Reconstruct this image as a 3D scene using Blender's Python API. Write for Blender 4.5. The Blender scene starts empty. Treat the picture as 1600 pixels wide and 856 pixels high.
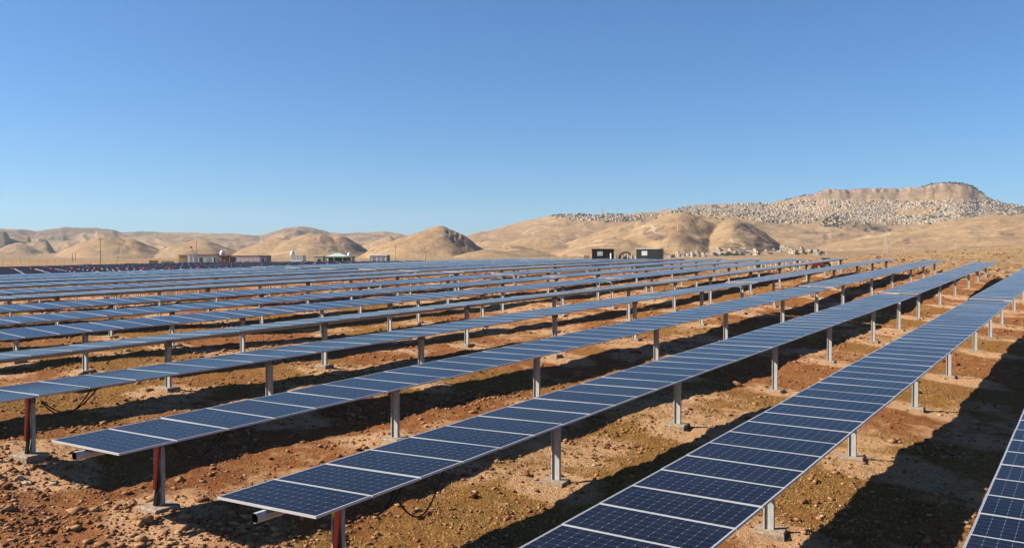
import bpy, bmesh, math, random
import numpy as np
from mathutils import Matrix, Vector
random.seed(7); rng = np.random.default_rng(11)
R = math.radians
S = bpy.context.scene
COL = S.collection

# ------------------------------------------------------------------ camera
F = 1354.0; YAW = 0.59939; PITCH = 0.01789; ROLL = -0.0012
f0 = np.array([-math.sin(YAW), math.cos(YAW), 0.]); r0 = np.array([math.cos(YAW), math.sin(YAW), 0.]); u0 = np.array([0, 0, 1.])
FW = f0*math.cos(PITCH)-u0*math.sin(PITCH); UP_ = u0*math.cos(PITCH)+f0*math.sin(PITCH)
RT = r0*math.cos(ROLL)+UP_*math.sin(ROLL); UU = UP_*math.cos(ROLL)-r0*math.sin(ROLL)
cam = bpy.data.cameras.new('camera'); camo = bpy.data.objects.new('camera', cam); COL.objects.link(camo)
cam.sensor_width = 36; cam.lens = F/1600*36; cam.clip_start = 0.1; cam.clip_end = 60000
camo.matrix_world = Matrix(((RT[0], UU[0], -FW[0], 0), (RT[1], UU[1], -FW[1], 0), (RT[2], UU[2], -FW[2], 0), (0, 0, 0, 1)))
S.camera = camo

# ------------------------------------------------------------------ sky, sun, exposure
SUN_EL = 36; SUN_AZ = 233
w = bpy.data.worlds.new("World"); S.world = w; w.use_nodes = True
wn = w.node_tree.nodes; wl = w.node_tree.links
sk = wn.new('ShaderNodeTexSky'); sk.sky_type = 'NISHITA'; sk.sun_disc = False
sk.sun_elevation = R(SUN_EL); sk.sun_rotation = R(SUN_AZ); sk.altitude = 0; sk.air_density = 1.0; sk.dust_density = 0.3; sk.ozone_density = 10
tint = wn.new('ShaderNodeMix'); tint.data_type = 'RGBA'; tint.blend_type = 'MULTIPLY'; tint.inputs[0].default_value = 1; tint.inputs[7].default_value = (.85, .99, 1.04, 1)
wl.new(sk.outputs[0], tint.inputs[6]); wl.new(tint.outputs[2], wn['Background'].inputs[0]); wn['Background'].inputs[1].default_value = 0.060
sd = bpy.data.lights.new('sun', 'SUN'); sd.energy = 5.0; sd.angle = R(0.53); sd.color = (1, .90, .76)
so = bpy.data.objects.new('sun', sd); COL.objects.link(so)
sv = Vector((math.sin(R(SUN_AZ))*math.cos(R(SUN_EL)), math.cos(R(SUN_AZ))*math.cos(R(SUN_EL)), math.sin(R(SUN_EL))))
so.rotation_euler = sv.to_track_quat('Z', 'Y').to_euler()
S.view_settings.view_transform = 'Standard'; S.view_settings.look = 'None'; S.view_settings.gamma = 1
S.view_settings.exposure = 1.1
S.render.engine = 'CYCLES'

# ------------------------------------------------------------------ small tools
def lin(r, g, b): return tuple(((c/255+.055)/1.055)**2.4 if c > 10 else c/255/12.92 for c in (r, g, b))+(1,)
def nodes(m): m.use_nodes = True; return m.node_tree.nodes, m.node_tree.links
def mat(name, col, rough=.6, metal=0., noise=0., scale=8., spec=None, bump=0.):
    m = bpy.data.materials.new(name); n, l = nodes(m); b = n['Principled BSDF']
    b.inputs['Base Color'].default_value = (*col[:3], 1); b.inputs['Roughness'].default_value = rough; b.inputs['Metallic'].default_value = metal
    if spec is not None: b.inputs['Specular IOR Level'].default_value = spec
    if noise or bump:
        tc = n.new('ShaderNodeTexCoord'); t = n.new('ShaderNodeTexNoise'); t.inputs['Scale'].default_value = scale; t.inputs['Detail'].default_value = 5
        l.new(tc.outputs['Object'], t.inputs['Vector'])
        if noise:
            r = n.new('ShaderNodeMapRange'); r.inputs[1].default_value = .3; r.inputs[2].default_value = .7; r.inputs[3].default_value = 1-noise; r.inputs[4].default_value = 1+noise
            l.new(t.outputs['Fac'], r.inputs[0])
            h = n.new('ShaderNodeVectorMath'); h.operation = 'SCALE'; h.inputs[0].default_value = col[:3]; l.new(r.outputs[0], h.inputs['Scale']); l.new(h.outputs[0], b.inputs['Base Color'])
        if bump:
            bp = n.new('ShaderNodeBump'); bp.inputs['Distance'].default_value = bump; l.new(t.outputs['Fac'], bp.inputs['Height']); l.new(bp.outputs[0], b.inputs['Normal'])
    return m

class MB:
    """collects faces with material slots and links them as one mesh object"""
    def __init__(s): s.v = []; s.f = []; s.m = []
    def add(s, vs, fs, mi=0):
        o = len(s.v); s.v += [tuple(v) for v in vs]; s.f += [tuple(i+o for i in f) for f in fs]; s.m += [mi]*len(fs)
    def box(s, x0, x1, y0, y1, z0, z1, mi=0, M=None):
        vs = [(x0, y0, z0), (x1, y0, z0), (x1, y1, z0), (x0, y1, z0), (x0, y0, z1), (x1, y0, z1), (x1, y1, z1), (x0, y1, z1)]
        if M is not None: vs = [tuple(M @ Vector(v)) for v in vs]
        s.add(vs, [(0, 3, 2, 1), (4, 5, 6, 7), (0, 1, 5, 4), (1, 2, 6, 5), (2, 3, 7, 6), (3, 0, 4, 7)], mi)
    def tube(s, pts, r, n=8, mi=0, cap=True, twist=0.):
        pts = [Vector(p) for p in pts]; rings = []
        for i, p in enumerate(pts):
            d = (pts[min(i+1, len(pts)-1)]-pts[max(i-1, 0)]).normalized()
            a = Vector((0, 0, 1)) if abs(d.z) < .9 else Vector((1, 0, 0))
            e1 = d.cross(a).normalized(); e2 = d.cross(e1).normalized()
            rr = r[i] if isinstance(r, (list, tuple)) else r
            rings.append([p+(e1*math.cos(2*math.pi*(k+twist)/n)+e2*math.sin(2*math.pi*(k+twist)/n))*rr for k in range(n)])
        vs = [v for q in rings for v in q]; fs = []
        for i in range(len(pts)-1):
            for k in range(n): fs.append((i*n+k, (i+1)*n+k, (i+1)*n+(k+1) % n, i*n+(k+1) % n))
        if cap: fs.append(tuple(range(n))); fs.append(tuple((len(pts)-1)*n+k for k in reversed(range(n))))
        s.add(vs, fs, mi)
    def mesh(s, name, mats, smooth=False):
        me = bpy.data.meshes.new(name); me.from_pydata(s.v, [], s.f)
        for m in mats: me.materials.append(m)
        me.polygons.foreach_set('material_index', s.m)
        if smooth: me.polygons.foreach_set('use_smooth', [True]*len(s.f))
        me.update(); return me
    def build(s, name, mats, parent=None, smooth=False, loc=None):
        if not isinstance(mats, (list, tuple)): mats = [mats]
        return link(name, s.mesh(name, mats, smooth), parent, loc)
def link(name, me, parent=None, loc=None):
    o = bpy.data.objects.new(name, me); COL.objects.link(o)
    if parent: o.parent = parent
    if loc is not None: o.location = loc
    return o
def tag(o, label=None, cat=None, group=None, kind=None):
    if label: o['label'] = label
    if cat: o['category'] = cat
    if group: o['group'] = group
    if kind: o['kind'] = kind
    return o
def empty(name, loc, rz=0, **k):
    o = bpy.data.objects.new(name, None); COL.objects.link(o); o.location = loc; o.rotation_euler = (0, 0, rz); o.empty_display_size = .3
    return tag(o, **k)

# ------------------------------------------------------------------ noise
def hsh(ix, iy, s):
    h = (ix.astype(np.int64)*374761393+iy.astype(np.int64)*668265263+s*974634777) & 0xffffffff
    h = ((h ^ (h >> 13))*1274126177) & 0xffffffff
    return ((h ^ (h >> 16)) & 0xffff)/65535.
def vn(x, y, s=0):
    ix = np.floor(x); iy = np.floor(y); fx = x-ix; fy = y-iy
    fx = fx*fx*fx*(fx*(fx*6-15)+10); fy = fy*fy*fy*(fy*(fy*6-15)+10)
    a = hsh(ix, iy, s); b = hsh(ix+1, iy, s); c = hsh(ix, iy+1, s); d = hsh(ix+1, iy+1, s)
    return (a*(1-fx)+b*fx)*(1-fy)+(c*(1-fx)+d*fx)*fy-.5
def fbm(x, y, sc, oc=4, s=0, g=.5):
    o = 0; a = 1.
    for i in range(oc): o = o+a*vn(x/sc*2**i+17.3*i, y/sc*2**i-9.1*i, s+i); a *= g
    return o
def ridged(x, y, sc, oc=4, s=0):
    o = 0; a = 1.
    for i in range(oc): o = o+a*(1-np.abs(2*vn(x/sc*2**i+7.7*i, y/sc*2**i, s+i))*2); a *= .5
    return o
def sst(t): t = np.clip(t, 0, 1); return t*t*(3-2*t)

# ------------------------------------------------------------------ measured row heights
YS = np.array([7.6, 20, 35, 50, 65, 80, 93.4])
Z = {1: [-3.76, -3.40, -3.00, -2.45, -1.95, -1.30, -.75], 2: [-3.53, -3.12, -2.67, -2.21, -1.72, -1.20, -.72],
     3: [-3.29, -2.86, -2.41, -1.97, -1.45, -.95, -.46], 4: [-3.03, -2.63, -2.15, -1.68, -1.20, -.73, -.28],
     5: [-2.67, -2.34, -1.88, -1.50, -1.05, -.58, -.15], 6: [-2.44, -2.12, -1.76, -1.42, -.97, -.50, -.05],
     7: [-2.30, -2.06, -1.72, -1.35, -.93, -.50, -.13], 8: [-2.22, -2.00, -1.63, -1.27, -.92, -.50, -.15],
     9: [-2.10, -1.85, -1.53, -1.17, -.80, -.47, -.12], 10: [-1.92, -1.65, -1.33, -1.02, -.70, -.40, -.08],
     11: [-1.85, -1.60, -1.29, -.98, -.62, -.35, -.12], 12: [-1.70, -1.47, -1.17, -.90, -.60, -.30, -.08],
     13: [-1.60, -1.38, -1.13, -.87, -.58, -.30, -.08], 14: [-1.55, -1.33, -1.08, -.82, -.55, -.28, -.08], 15: [-1.45, -1.26, -1.03, -.80, -.54, -.28, -.08]}
TILT = {1: (0, .02), 2: (.0, .03), 3: (-.08, .05), 4: (-.03, .05), 5: (-.04, -.02), 6: (-.08, -.08), 7: (.12, .08), 8: (.12, .06), 9: (.13, .1),
        10: (.01, .03), 11: (.12, .08), 12: (.1, .06), 13: (.03, .06), 14: (.08, .08), 15: (.08, .08)}
NROW = 30
for k in range(16, NROW+1): Z[k] = [v-.026*(k-16) for v in (-1.45, -1.27, -1.06, -.85, -.62, -.38, -.20)]
ZT = np.array([[Z[1][j]-.14*(1-k) for j in range(7)] if k < 1 else Z[k] for k in range(-4, NROW+1)])
def rowx(k): return -.44-4.385*(k-1)
def rowz(k, y): return float(np.interp(y, YS, Z[k]))
POSTS = [8.95, 15.05, 21.15, 29.3, 36.4, 44.5, 50.85, 56.9, 65.1, 72.3, 80.2, 86.4, 92.6]
HY = np.array([-40, 8, 15, 21, 30, 45, 60, 75, 93]); HH = np.array([1.35, 1.42, 1.5, 1.62, 1.86, 1.97, 1.9, 1.65, 1.45])

def near(X, Y):
    k = np.clip(1-(X+.44)/4.385, -4, NROW-1e-6)+4
    y = np.clip(Y, 7.6, 93.4); j = np.clip(np.searchsorted(YS, y, side='right')-1, 0, 5); ty = (y-YS[j])/(YS[j+1]-YS[j])
    i = np.clip(np.floor(k).astype(int), 0, ZT.shape[0]-2); tk = k-i
    z = (ZT[i, j]*(1-ty)+ZT[i, j+1]*ty)*(1-tk)+(ZT[i+1, j]*(1-ty)+ZT[i+1, j+1]*ty)*tk
    z = z+np.minimum(Y-7.6, 0)*.028
    z = z-np.interp(Y, HY, HH)
    return z

# ------------------------------------------------------------------ far terrain: hills given by crest line and range
def polar(X, Y):
    a = X*RT[0]+Y*RT[1]; d = X*f0[0]+Y*f0[1]; d = np.where(d > 1e-3, d, 1e-3)
    px = 800+F*np.clip(a/d, -2.2, 2.2); return px, np.hypot(X, Y)
def raydir(px, y):
    px = np.asarray(px, float); y = np.asarray(y, float)
    return FW[:, None]+RT[:, None]*((px-800)/F).ravel()-UU[:, None]*((y-428)/F).ravel()
def zat(px, y, r):
    p, q = np.broadcast_arrays(np.asarray(px, float), np.asarray(y, float))
    D = raydir(p, q); return (D[2]/np.hypot(D[0], D[1])).reshape(p.shape)*r
def at(px, y, r):
    D = raydir([px], [y])[:, 0]; t = r/math.hypot(D[0], D[1]); return Vector(D*t)
def yof(X, Y, Zz):
    d = X*FW[0]+Y*FW[1]+Zz*FW[2]; return 428-F*(X*UU[0]+Y*UU[1]+Zz*UU[2])/d
PLAIN = -1.6
def L(cr, rc, rb, back=.25, e=1.0, zb=PLAIN):
    return dict(x=np.array([c[0] for c in cr], float), y=np.array([c[1] for c in cr], float), rc=rc, rb=rb, back=back, e=e, zb=zb)
LAY = {
 'plateau': L([(-600, 350), (-60, 352), (0, 356), (30, 357), (55, 359), (80, 356), (100, 354), (140, 355), (178, 358), (185, 361), (240, 361), (300, 362), (370, 364), (405, 366), (425, 360), (445, 355), (465, 353), (490, 355), (512, 362), (540, 364), (560, 362), (600, 361), (625, 364), (650, 369), (760, 376), (900, 392), (1000, 404)], 6000, 3700, .1),
 'midleft': L([(-600, 390), (0, 392), (60, 396), (140, 392), (250, 390), (360, 388), (420, 384), (560, 382), (640, 380), (760, 376), (860, 380), (960, 392), (1000, 403)], 3600, 2600, .05),
 'ridge': L([(640, 404), (690, 374), (725, 366), (745, 361), (760, 358), (790, 351), (830, 343), (860, 337), (880, 333.5), (930, 332.5), (985, 333), (1040, 329), (1100, 325), (1300, 330), (1400, 350), (1500, 404)], 3900, 2300, .12, 1.15),
 'citadel': L([(880, 404), (960, 340), (1000, 331), (1040, 326), (1080, 322), (1130, 318), (1165, 317), (1200, 317.5), (1225, 313), (1250, 309), (1272, 305), (1284, 298), (1292, 295.5), (1330, 293.5), (1400, 293.5), (1440, 290), (1462, 286.5), (1482, 284.5), (1500, 287), (1518, 291), (1530, 299), (1550, 308), (1575, 315), (1600, 321), (1660, 330), (1760, 345), (1900, 370)], 4800, 3050, .1, .95),
 'eastspur': L([(1215, 404), (1290, 379), (1340, 367), (1375, 361), (1400, 357), (1440, 350), (1480, 343), (1505, 339), (1530, 336), (1560, 333.5), (1600, 333), (1700, 329), (1900, 326), (2300, 340)], 2700, 1500, .3, 1.0),
 'lowspur': L([(1350, 404), (1420, 399), (1450, 394), (1500, 383), (1550, 377), (1600, 372), (1700, 366), (1900, 360), (2300, 372)], 1600, 700, .25, 1.1),
 'fan': L([(500, 404), (700, 402.5), (1000, 400), (1100, 396), (1200, 392), (1290, 391), (1380, 395), (1500, 397), (2200, 397)], 1350, 480, .0, 1.2),
}
def layer(nm, px, r):
    q = LAY[nm]; yc = np.interp(px, q['x'], q['y']); zc = zat(px, yc, q['rc'])
    t = np.clip((r-q['rb'])/(q['rc']-q['rb']), 0, 1)
    if nm == 'citadel':
        zrel = (zc-zat(px, 404., q['rc']))
        cl = sst((px-1262)/25)*sst((1545-px)/25)             # the rock band under the plateau rim
        but = fbm((px-1400)*3.6, r*.15, 95, 4, 87)*.030+fbm((px-1400)*3.6, r*.1, 24, 2, 88)*.010; t = t+but*cl*sst((t-.75)/.15)
        cliff = 19*cl; t2 = np.clip(t/.955, 0, 1)
        h = q['zb']+(zc-q['zb']-cliff)*(.55*t2+.45*t2**1.6)+cliff*sst((t-.955)/.018)
    else: h = q['zb']+(zc-q['zb'])*(t**q['e'])
    return np.where(r > q['rc'], zc-(r-q['rc'])*q['back'], h)
#        px   ypk  range  wl   wr  depth exp  plat
CONES = [(165, 368.5, 3000, 92, 125, 420, 1.15, .05), (205, 373.5, 2960, 60, 62, 330, 1.0, .12), (318, 373, 2900, 100, 80, 400, 1.15, .05),
         (440, 371.5, 2700, 95, 90, 380, 1.15, .08), (497, 365.5, 2600, 120, 98, 380, 1.0, .16), (532, 368, 2560, 60, 58, 240, .9, .12), (608, 368.5, 3300, 80, 45, 380, 1.2, .0),
         (688, 352, 1950, 130, 92, 330, 1.12, .04), (712, 361, 1930, 40, 60, 200, 1.0, .05), (800, 384, 1750, 75, 95, 330, 1.4, .1), (868, 376, 2300, 120, 80, 400, 1.2, .0), (760, 389, 1500, 70, 90, 260, 1.4, .1),
         (1000, 343, 2350, 165, 90, 520, 1.0, .0), (1062, 333.5, 2250, 130, 112, 600, 1.0, .16), (1147, 343, 2150, 90, 92, 520, .95, .04), (960, 372, 1900, 130, 130, 420, 1.4, .1)]
STEEP = [(44, 364, 4500, 110, 26, 800), (70, 364, 4250, 70, 30, 760), (30, 377, 3700, 80, 60, 300), (6, 363, 4300, 120, 26, 700)]
ROCKS = [(512, 374, 22, 10, 2600), (536, 377, 34, 14, 2560), (558, 388, 30, 12, 2550), (700, 364, 4, 9, 1950), (707, 372, 4, 8, 1950), (716, 367, 5, 7, 1930), (725, 374, 5, 8, 1930), (616, 374, 18, 8, 3300), (1165, 360, 22, 14, 2150), (1180, 378, 28, 14, 2150), (1150, 385, 20, 12, 2150),
         (1020, 362, 14, 12, 2300), (1035, 380, 12, 12, 2250), (900, 366, 14, 6, 3300), (884, 375, 10, 6, 2300), (1420, 378, 14, 6, 1500), (1580, 366, 24, 5, 2300), (1530, 369, 20, 5, 2300), (1290, 372, 10, 12, 2500), (1275, 364, 30, 3, 3100), (1372, 359, 10, 4, 3100)]
def hills(X, Y):
    px, r = polar(X, Y); h = np.full(X.shape, PLAIN)
    wx = fbm(X, Y, 420, 3, 31)*110; wy = fbm(X, Y, 420, 3, 57)*110
    pxw, rw = px+wx/r*F*.25, r+wy
    for nm in LAY:
        a = layer(nm, pxw if nm not in ('citadel', 'fan') else px, rw if nm not in ('citadel', 'fan') else r)
        if nm == 'fan': a = np.where(r < 480, PLAIN, a)
        am = np.clip((a-PLAIN)/60, 0, 1)
        if nm == 'plateau':
            lx = (px-800)/F*4500; sp_ = ridged(lx+fbm(X, Y, 500, 3, 19)*160, r*.28, 420, 4, 23)/1.9
            a = a-(1-np.clip(sp_, -.2, 1))*np.clip((6020-r)/900, 0, 1)*np.clip((a-PLAIN)/150, 0, 1)*(85+60*(px < 150))+am*(ridged(X, Y, 240, 3, 3)-1.2)*7*np.clip((6150-r)/500, .1, 1)
        elif nm == 'citadel': a = a+am*(ridged(X, Y, 330, 4, 5)-1.2)*9
        elif nm == 'ridge': a = a+am*(ridged(X, Y, 300, 4, 8)-1.2)*8
        elif nm != 'fan': a = a+am*(ridged(X, Y, 260, 4, 12)-1.2)*5
        h = np.maximum(h, a)
    for (cx, yp, rc, wl, wr, dp, e, pl) in CONES:
        zp = float(zat(cx, yp, rc)); th = math.atan((cx-800)/F)
        cc = math.cos(th)**2
        u = (px-cx)/F*cc*rc; v = r-rc
        ru = np.where(u < 0, wl, wr)/F*cc*rc
        d = np.sqrt((u/ru)**2+(v/dp)**2+.0025)
        d = d*(1+.30*fbm(X, Y, 260, 3, 9)*np.clip(d*2, 0, 1))+fbm(X, Y, 45, 3, 2)*.035
        t = np.clip((1.0-d)/(.95-pl*.6), 0, 1)
        prof = t*(1.30-.30*t)                                  # convex towards the top
        foot = np.clip(t/.3, 0, 1); prof = prof*(.35+.65*foot*(2-foot)) if e > 1.05 else prof
        c = PLAIN+(zp-PLAIN)*prof
        gl = (ridged(X, Y, 150, 3, int(cx) % 50)-1.1)*np.clip(d*(1-d)*4, 0, 1)*(zp-PLAIN)*.035
        h = np.maximum(h, np.where(d < 1, c+gl, PLAIN))
    for (cx, yp, rc, wl, wr, dp) in STEEP:
        zp = float(zat(cx, yp, rc)); u = (px-cx)/F*rc*.8; v = r-rc; ru = np.where(u < 0, wl, wr)/F*rc*.8
        d = np.sqrt((u/ru)**2+(v/dp)**2+.002)+fbm(X, Y, 420, 5, 4)*.42+fbm(X, Y, 50, 3, 14)*.09
        tt = np.clip(1-d, 0, 1); h = np.maximum(h, np.where(d < 1, PLAIN+(zp-PLAIN)*np.clip(tt*1.04, 0, 1.0), PLAIN))
    am = np.clip((h-PLAIN)/25, 0, 1)
    h = h+am*((ridged(X+wx*.3, Y, 105, 4, 91)-1.1)*3.2+fbm(X, Y, 26, 3, 92)*1.6)
    y = yof(X, Y, h); k_ = rockmask(px, r, y, X, Y)
    h = h+k_*(ridged(X, Y, 45, 4, 21)-1.0)*3.2
    return h
def rockmask(px, r, y, X, Y):
    rock = np.zeros_like(X); wb = fbm(X, Y, 90, 4, 33)
    for (cx, cy, wx, wy, rc) in ROCKS:
        d = np.hypot((px-cx)/wx, (y-cy)/wy); rock = np.maximum(rock, np.clip((1.0-d+wb*1.3)*1.6, 0, 1)*(np.abs(r-rc) < 700)*(d < 2.2))
    return rock
def rise(X, Y):
    px, r = polar(X, Y); g = sst((px-1180)/260)
    return g*(sst((r-105)/190)*(3.2+1.1*sst((px-1400)/200)))
def terrain(X, Y):
    X = np.asarray(X, float); Y = np.asarray(Y, float); r = np.hypot(X, Y)
    n = near(X, Y); far = np.full(X.shape, PLAIN)+rise(X, Y)
    wgt = np.maximum(sst((Y-94)/45), np.maximum(sst((-X-132)/60), np.maximum(sst((X-40)/60), sst((-20-Y)/60))))
    z = n*(1-wgt)+far*wgt
    bumps = fbm(X, Y, 3.2, 3, 41)*.17+fbm(X, Y, .8, 3, 44)*.055+fbm(X, Y, .22, 3, 47)*.034
    rough = sst((polar(X, Y)[0]-1300)/150)*sst((r-90)/40)*sst((420-r)/150)
    z = z+bumps*np.clip(1.2-r/150, .25, 1)+rough*(fbm(X, Y, 7, 4, 61)*.9)*np.clip(1.3-r/250, .12, 1)
    m = r > 440
    if m.any():
        zz = z.copy(); zz[m] = np.maximum(z[m], hills(X[m], Y[m])+(z[m]-far[m])*0+rise(X[m], Y[m])*np.clip(1-(r[m]-440)/500, 0, 1)); z = zz
    return z
def tz(x, y): return float(terrain(np.array([x]), np.array([y]))[0])

# ------------------------------------------------------------------ ground sheet and hills
ga = np.concatenate([np.radians(np.arange(40, 320, 4.0)), ])            # coarse all round
fine = np.radians(np.linspace(-38, 38, 1250))
mid = np.radians(np.concatenate([np.linspace(-40, -38.2, 4), np.linspace(38.2, 39, 2)]))
ang = np.unique(np.concatenate([fine, mid, ga])); ang = np.where(ang > math.pi, ang-2*math.pi, ang); ang.sort()
def sheet(name, radii, material, extra):
    na, nr = len(ang), len(radii)
    A, RR = np.meshgrid(ang, radii)
    X = (f0[0]*np.cos(A)+RT[0]*np.sin(A))*RR; Y = (f0[1]*np.cos(A)+RT[1]*np.sin(A))*RR
    Zz = terrain(X.ravel(), Y.ravel())
    co = np.stack([X.ravel(), Y.ravel(), Zz], 1)
    i = np.arange(nr-1)[:, None]*na; j = np.arange(na)[None, :]; j2 = (j+1) % na
    q = np.stack([i+j, i+na+j, i+na+j2, i+j2], -1).reshape(-1, 4)[:, ::-1]
    me = bpy.data.meshes.new(name); me.vertices.add(len(co)); me.vertices.foreach_set('co', co.ravel())
    me.loops.add(q.size); me.loops.foreach_set('vertex_index', q.ravel())
    me.polygons.add(len(q)); me.polygons.foreach_set('loop_start', np.arange(len(q))*4)
    me.polygons.foreach_set('use_smooth', np.ones(len(q), bool)); me.update(calc_edges=True)
    me.materials.append(material)
    c = np.ones((len(co), 4), np.float32); c[:, :3] = extra(co[:, 0], co[:, 1], co[:, 2])
    at_ = me.color_attributes.new('kindmask', 'FLOAT_COLOR', 'POINT'); at_.data.foreach_set('color', c.ravel())
    o = bpy.data.objects.new(name, me); COL.objects.link(o); o['kind'] = 'structure'; return o

def mixc(n, l, fac, a, b, mode='MIX'):
    x = n.new('ShaderNodeMix'); x.data_type = 'RGBA'; x.blend_type = mode
    for s_, v in ((0, fac), (6, a), (7, b)):
        if isinstance(v, (int, float)): x.inputs[s_].default_value = v
        elif isinstance(v, tuple): x.inputs[s_].default_value = v
        else: l.new(v, x.inputs[s_])
    return x.outputs[2]
def mr(n, l, v, a, b, c=0., d=1.):
    x = n.new('ShaderNodeMapRange'); x.clamp = True
    l.new(v, x.inputs[0]); x.inputs[1].default_value = a; x.inputs[2].default_value = b; x.inputs[3].default_value = c; x.inputs[4].default_value = d
    return x.outputs[0]
def nz(n, l, vec, sc, det=4, rough=.55):
    t = n.new('ShaderNodeTexNoise'); t.inputs['Scale'].default_value = sc; t.inputs['Detail'].default_value = det; t.inputs['Roughness'].default_value = rough
    l.new(vec, t.inputs['Vector']); return t.outputs['Fac']
def mth(n, l, op, a, b=None):
    x = n.new('ShaderNodeMath'); x.operation = op
    for i, v in enumerate((a, b)):
        if v is None: continue
        if isinstance(v, (int, float)): x.inputs[i].default_value = v
        else: l.new(v, x.inputs[i])
    return x.outputs[0]

def ground_material():
    m = bpy.data.materials.new('red soil with dry grass'); n, l = nodes(m); b = n['Principled BSDF']; b.inputs['Roughness'].default_value = .95; b.inputs['Specular IOR Level'].default_value = .12
    g = n.new('ShaderNodeNewGeometry'); P = g.outputs['Position']
    a = n.new('ShaderNodeAttribute'); a.attribute_name = 'kindmask'; sp = n.new('ShaderNodeSeparateColor'); l.new(a.outputs['Color'], sp.inputs[0])
    pale, grass, dry = sp.outputs[0], sp.outputs[1], sp.outputs[2]
    n1 = nz(n, l, P, .35, 6); n2 = nz(n, l, P, 2.2, 6, .65); n3 = nz(n, l, P, 14, 5, .7); n4 = nz(n, l, P, 60, 4, .7)
    n5 = nz(n, l, P, 30, 5, .75)
    soil = mixc(n, l, mr(n, l, n1, .42, .58), (0.249, 0.083, 0.025, 1), (0.321, 0.122, 0.040, 1))
    soil = mixc(n, l, mr(n, l, n2, .45, .62), soil, (0.363, 0.161, 0.057, 1))
    soil = mixc(n, l, mr(n, l, n5, .50, .68), soil, (0.484, 0.245, 0.097, 1))
    soil = mixc(n, l, mr(n, l, n5, .46, .34), soil, (0.103, 0.035, 0.012, 1))
    gr = mixc(n, l, mr(n, l, n5, .38, .62), (0.125, 0.065, 0.014, 1), (0.501, 0.260, 0.068, 1))
    gf = mth(n, l, 'MULTIPLY', mr(n, l, mth(n, l, 'ADD', grass, mth(n, l, 'MULTIPLY', mth(n, l, 'SUBTRACT', n2, .5), 1.3)), .3, .75), .85)
    c = mixc(n, l, gf, soil, gr)
    pl = mixc(n, l, mr(n, l, n5, .35, .65), (0.502, 0.277, 0.141, 1), (0.812, 0.521, 0.301, 1))
    pf = mr(n, l, mth(n, l, 'ADD', pale, mth(n, l, 'MULTIPLY', mth(n, l, 'SUBTRACT', n2, .5), .9)), .32, .62)
    c = mixc(n, l, mth(n, l, 'MULTIPLY', pf, .9), c, pl)
    dr = mixc(n, l, mr(n, l, nz(n, l, P, .06, 5), .35, .65), (0.325, 0.197, 0.086, 1), (0.413, 0.276, 0.135, 1))
    dr = mixc(n, l, mr(n, l, nz(n, l, P, .35, 5, .7), .52, .70), dr, (0.176, 0.101, 0.045, 1))
    dr = mixc(n, l, mr(n, l, nz(n, l, P, 1.6, 4, .7), .56, .70), dr, (0.458, 0.324, 0.181, 1))
    dr = mixc(n, l, mr(n, l, nz(n, l, P, .9, 6, .8), .50, .40), dr, (.115, .062, .030, 1))
    c = mixc(n, l, dry, c, dr)
    vo = n.new('ShaderNodeTexVoronoi'); vo.inputs['Scale'].default_value = 11; l.new(P, vo.inputs['Vector'])
    peb = mr(n, l, vo.outputs['Distance'], .28, .12)
    hv = n.new('ShaderNodeSeparateColor'); l.new(vo.outputs['Color'], hv.inputs[0])
    pk = mth(n, l, 'MULTIPLY', peb, mr(n, l, hv.outputs[0], .6, .7))
    c = mixc(n, l, mth(n, l, 'MULTIPLY', pk, .6), c, (0.370, 0.207, 0.101, 1))
    l.new(c, b.inputs['Base Color'])
    hgt = mth(n, l, 'ADD', mth(n, l, 'MULTIPLY', n3, .8), mth(n, l, 'ADD', mth(n, l, 'ADD', mth(n, l, 'MULTIPLY', n5, .55), mth(n, l, 'MULTIPLY', n4, .25)), mth(n, l, 'MULTIPLY', pk, .25)))
    bp = n.new('ShaderNodeBump'); bp.inputs['Distance'].default_value = .13; bp.inputs['Strength'].default_value = 1.0; l.new(hgt, bp.inputs['Height']); l.new(bp.outputs[0], b.inputs['Normal'])
    return m
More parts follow.
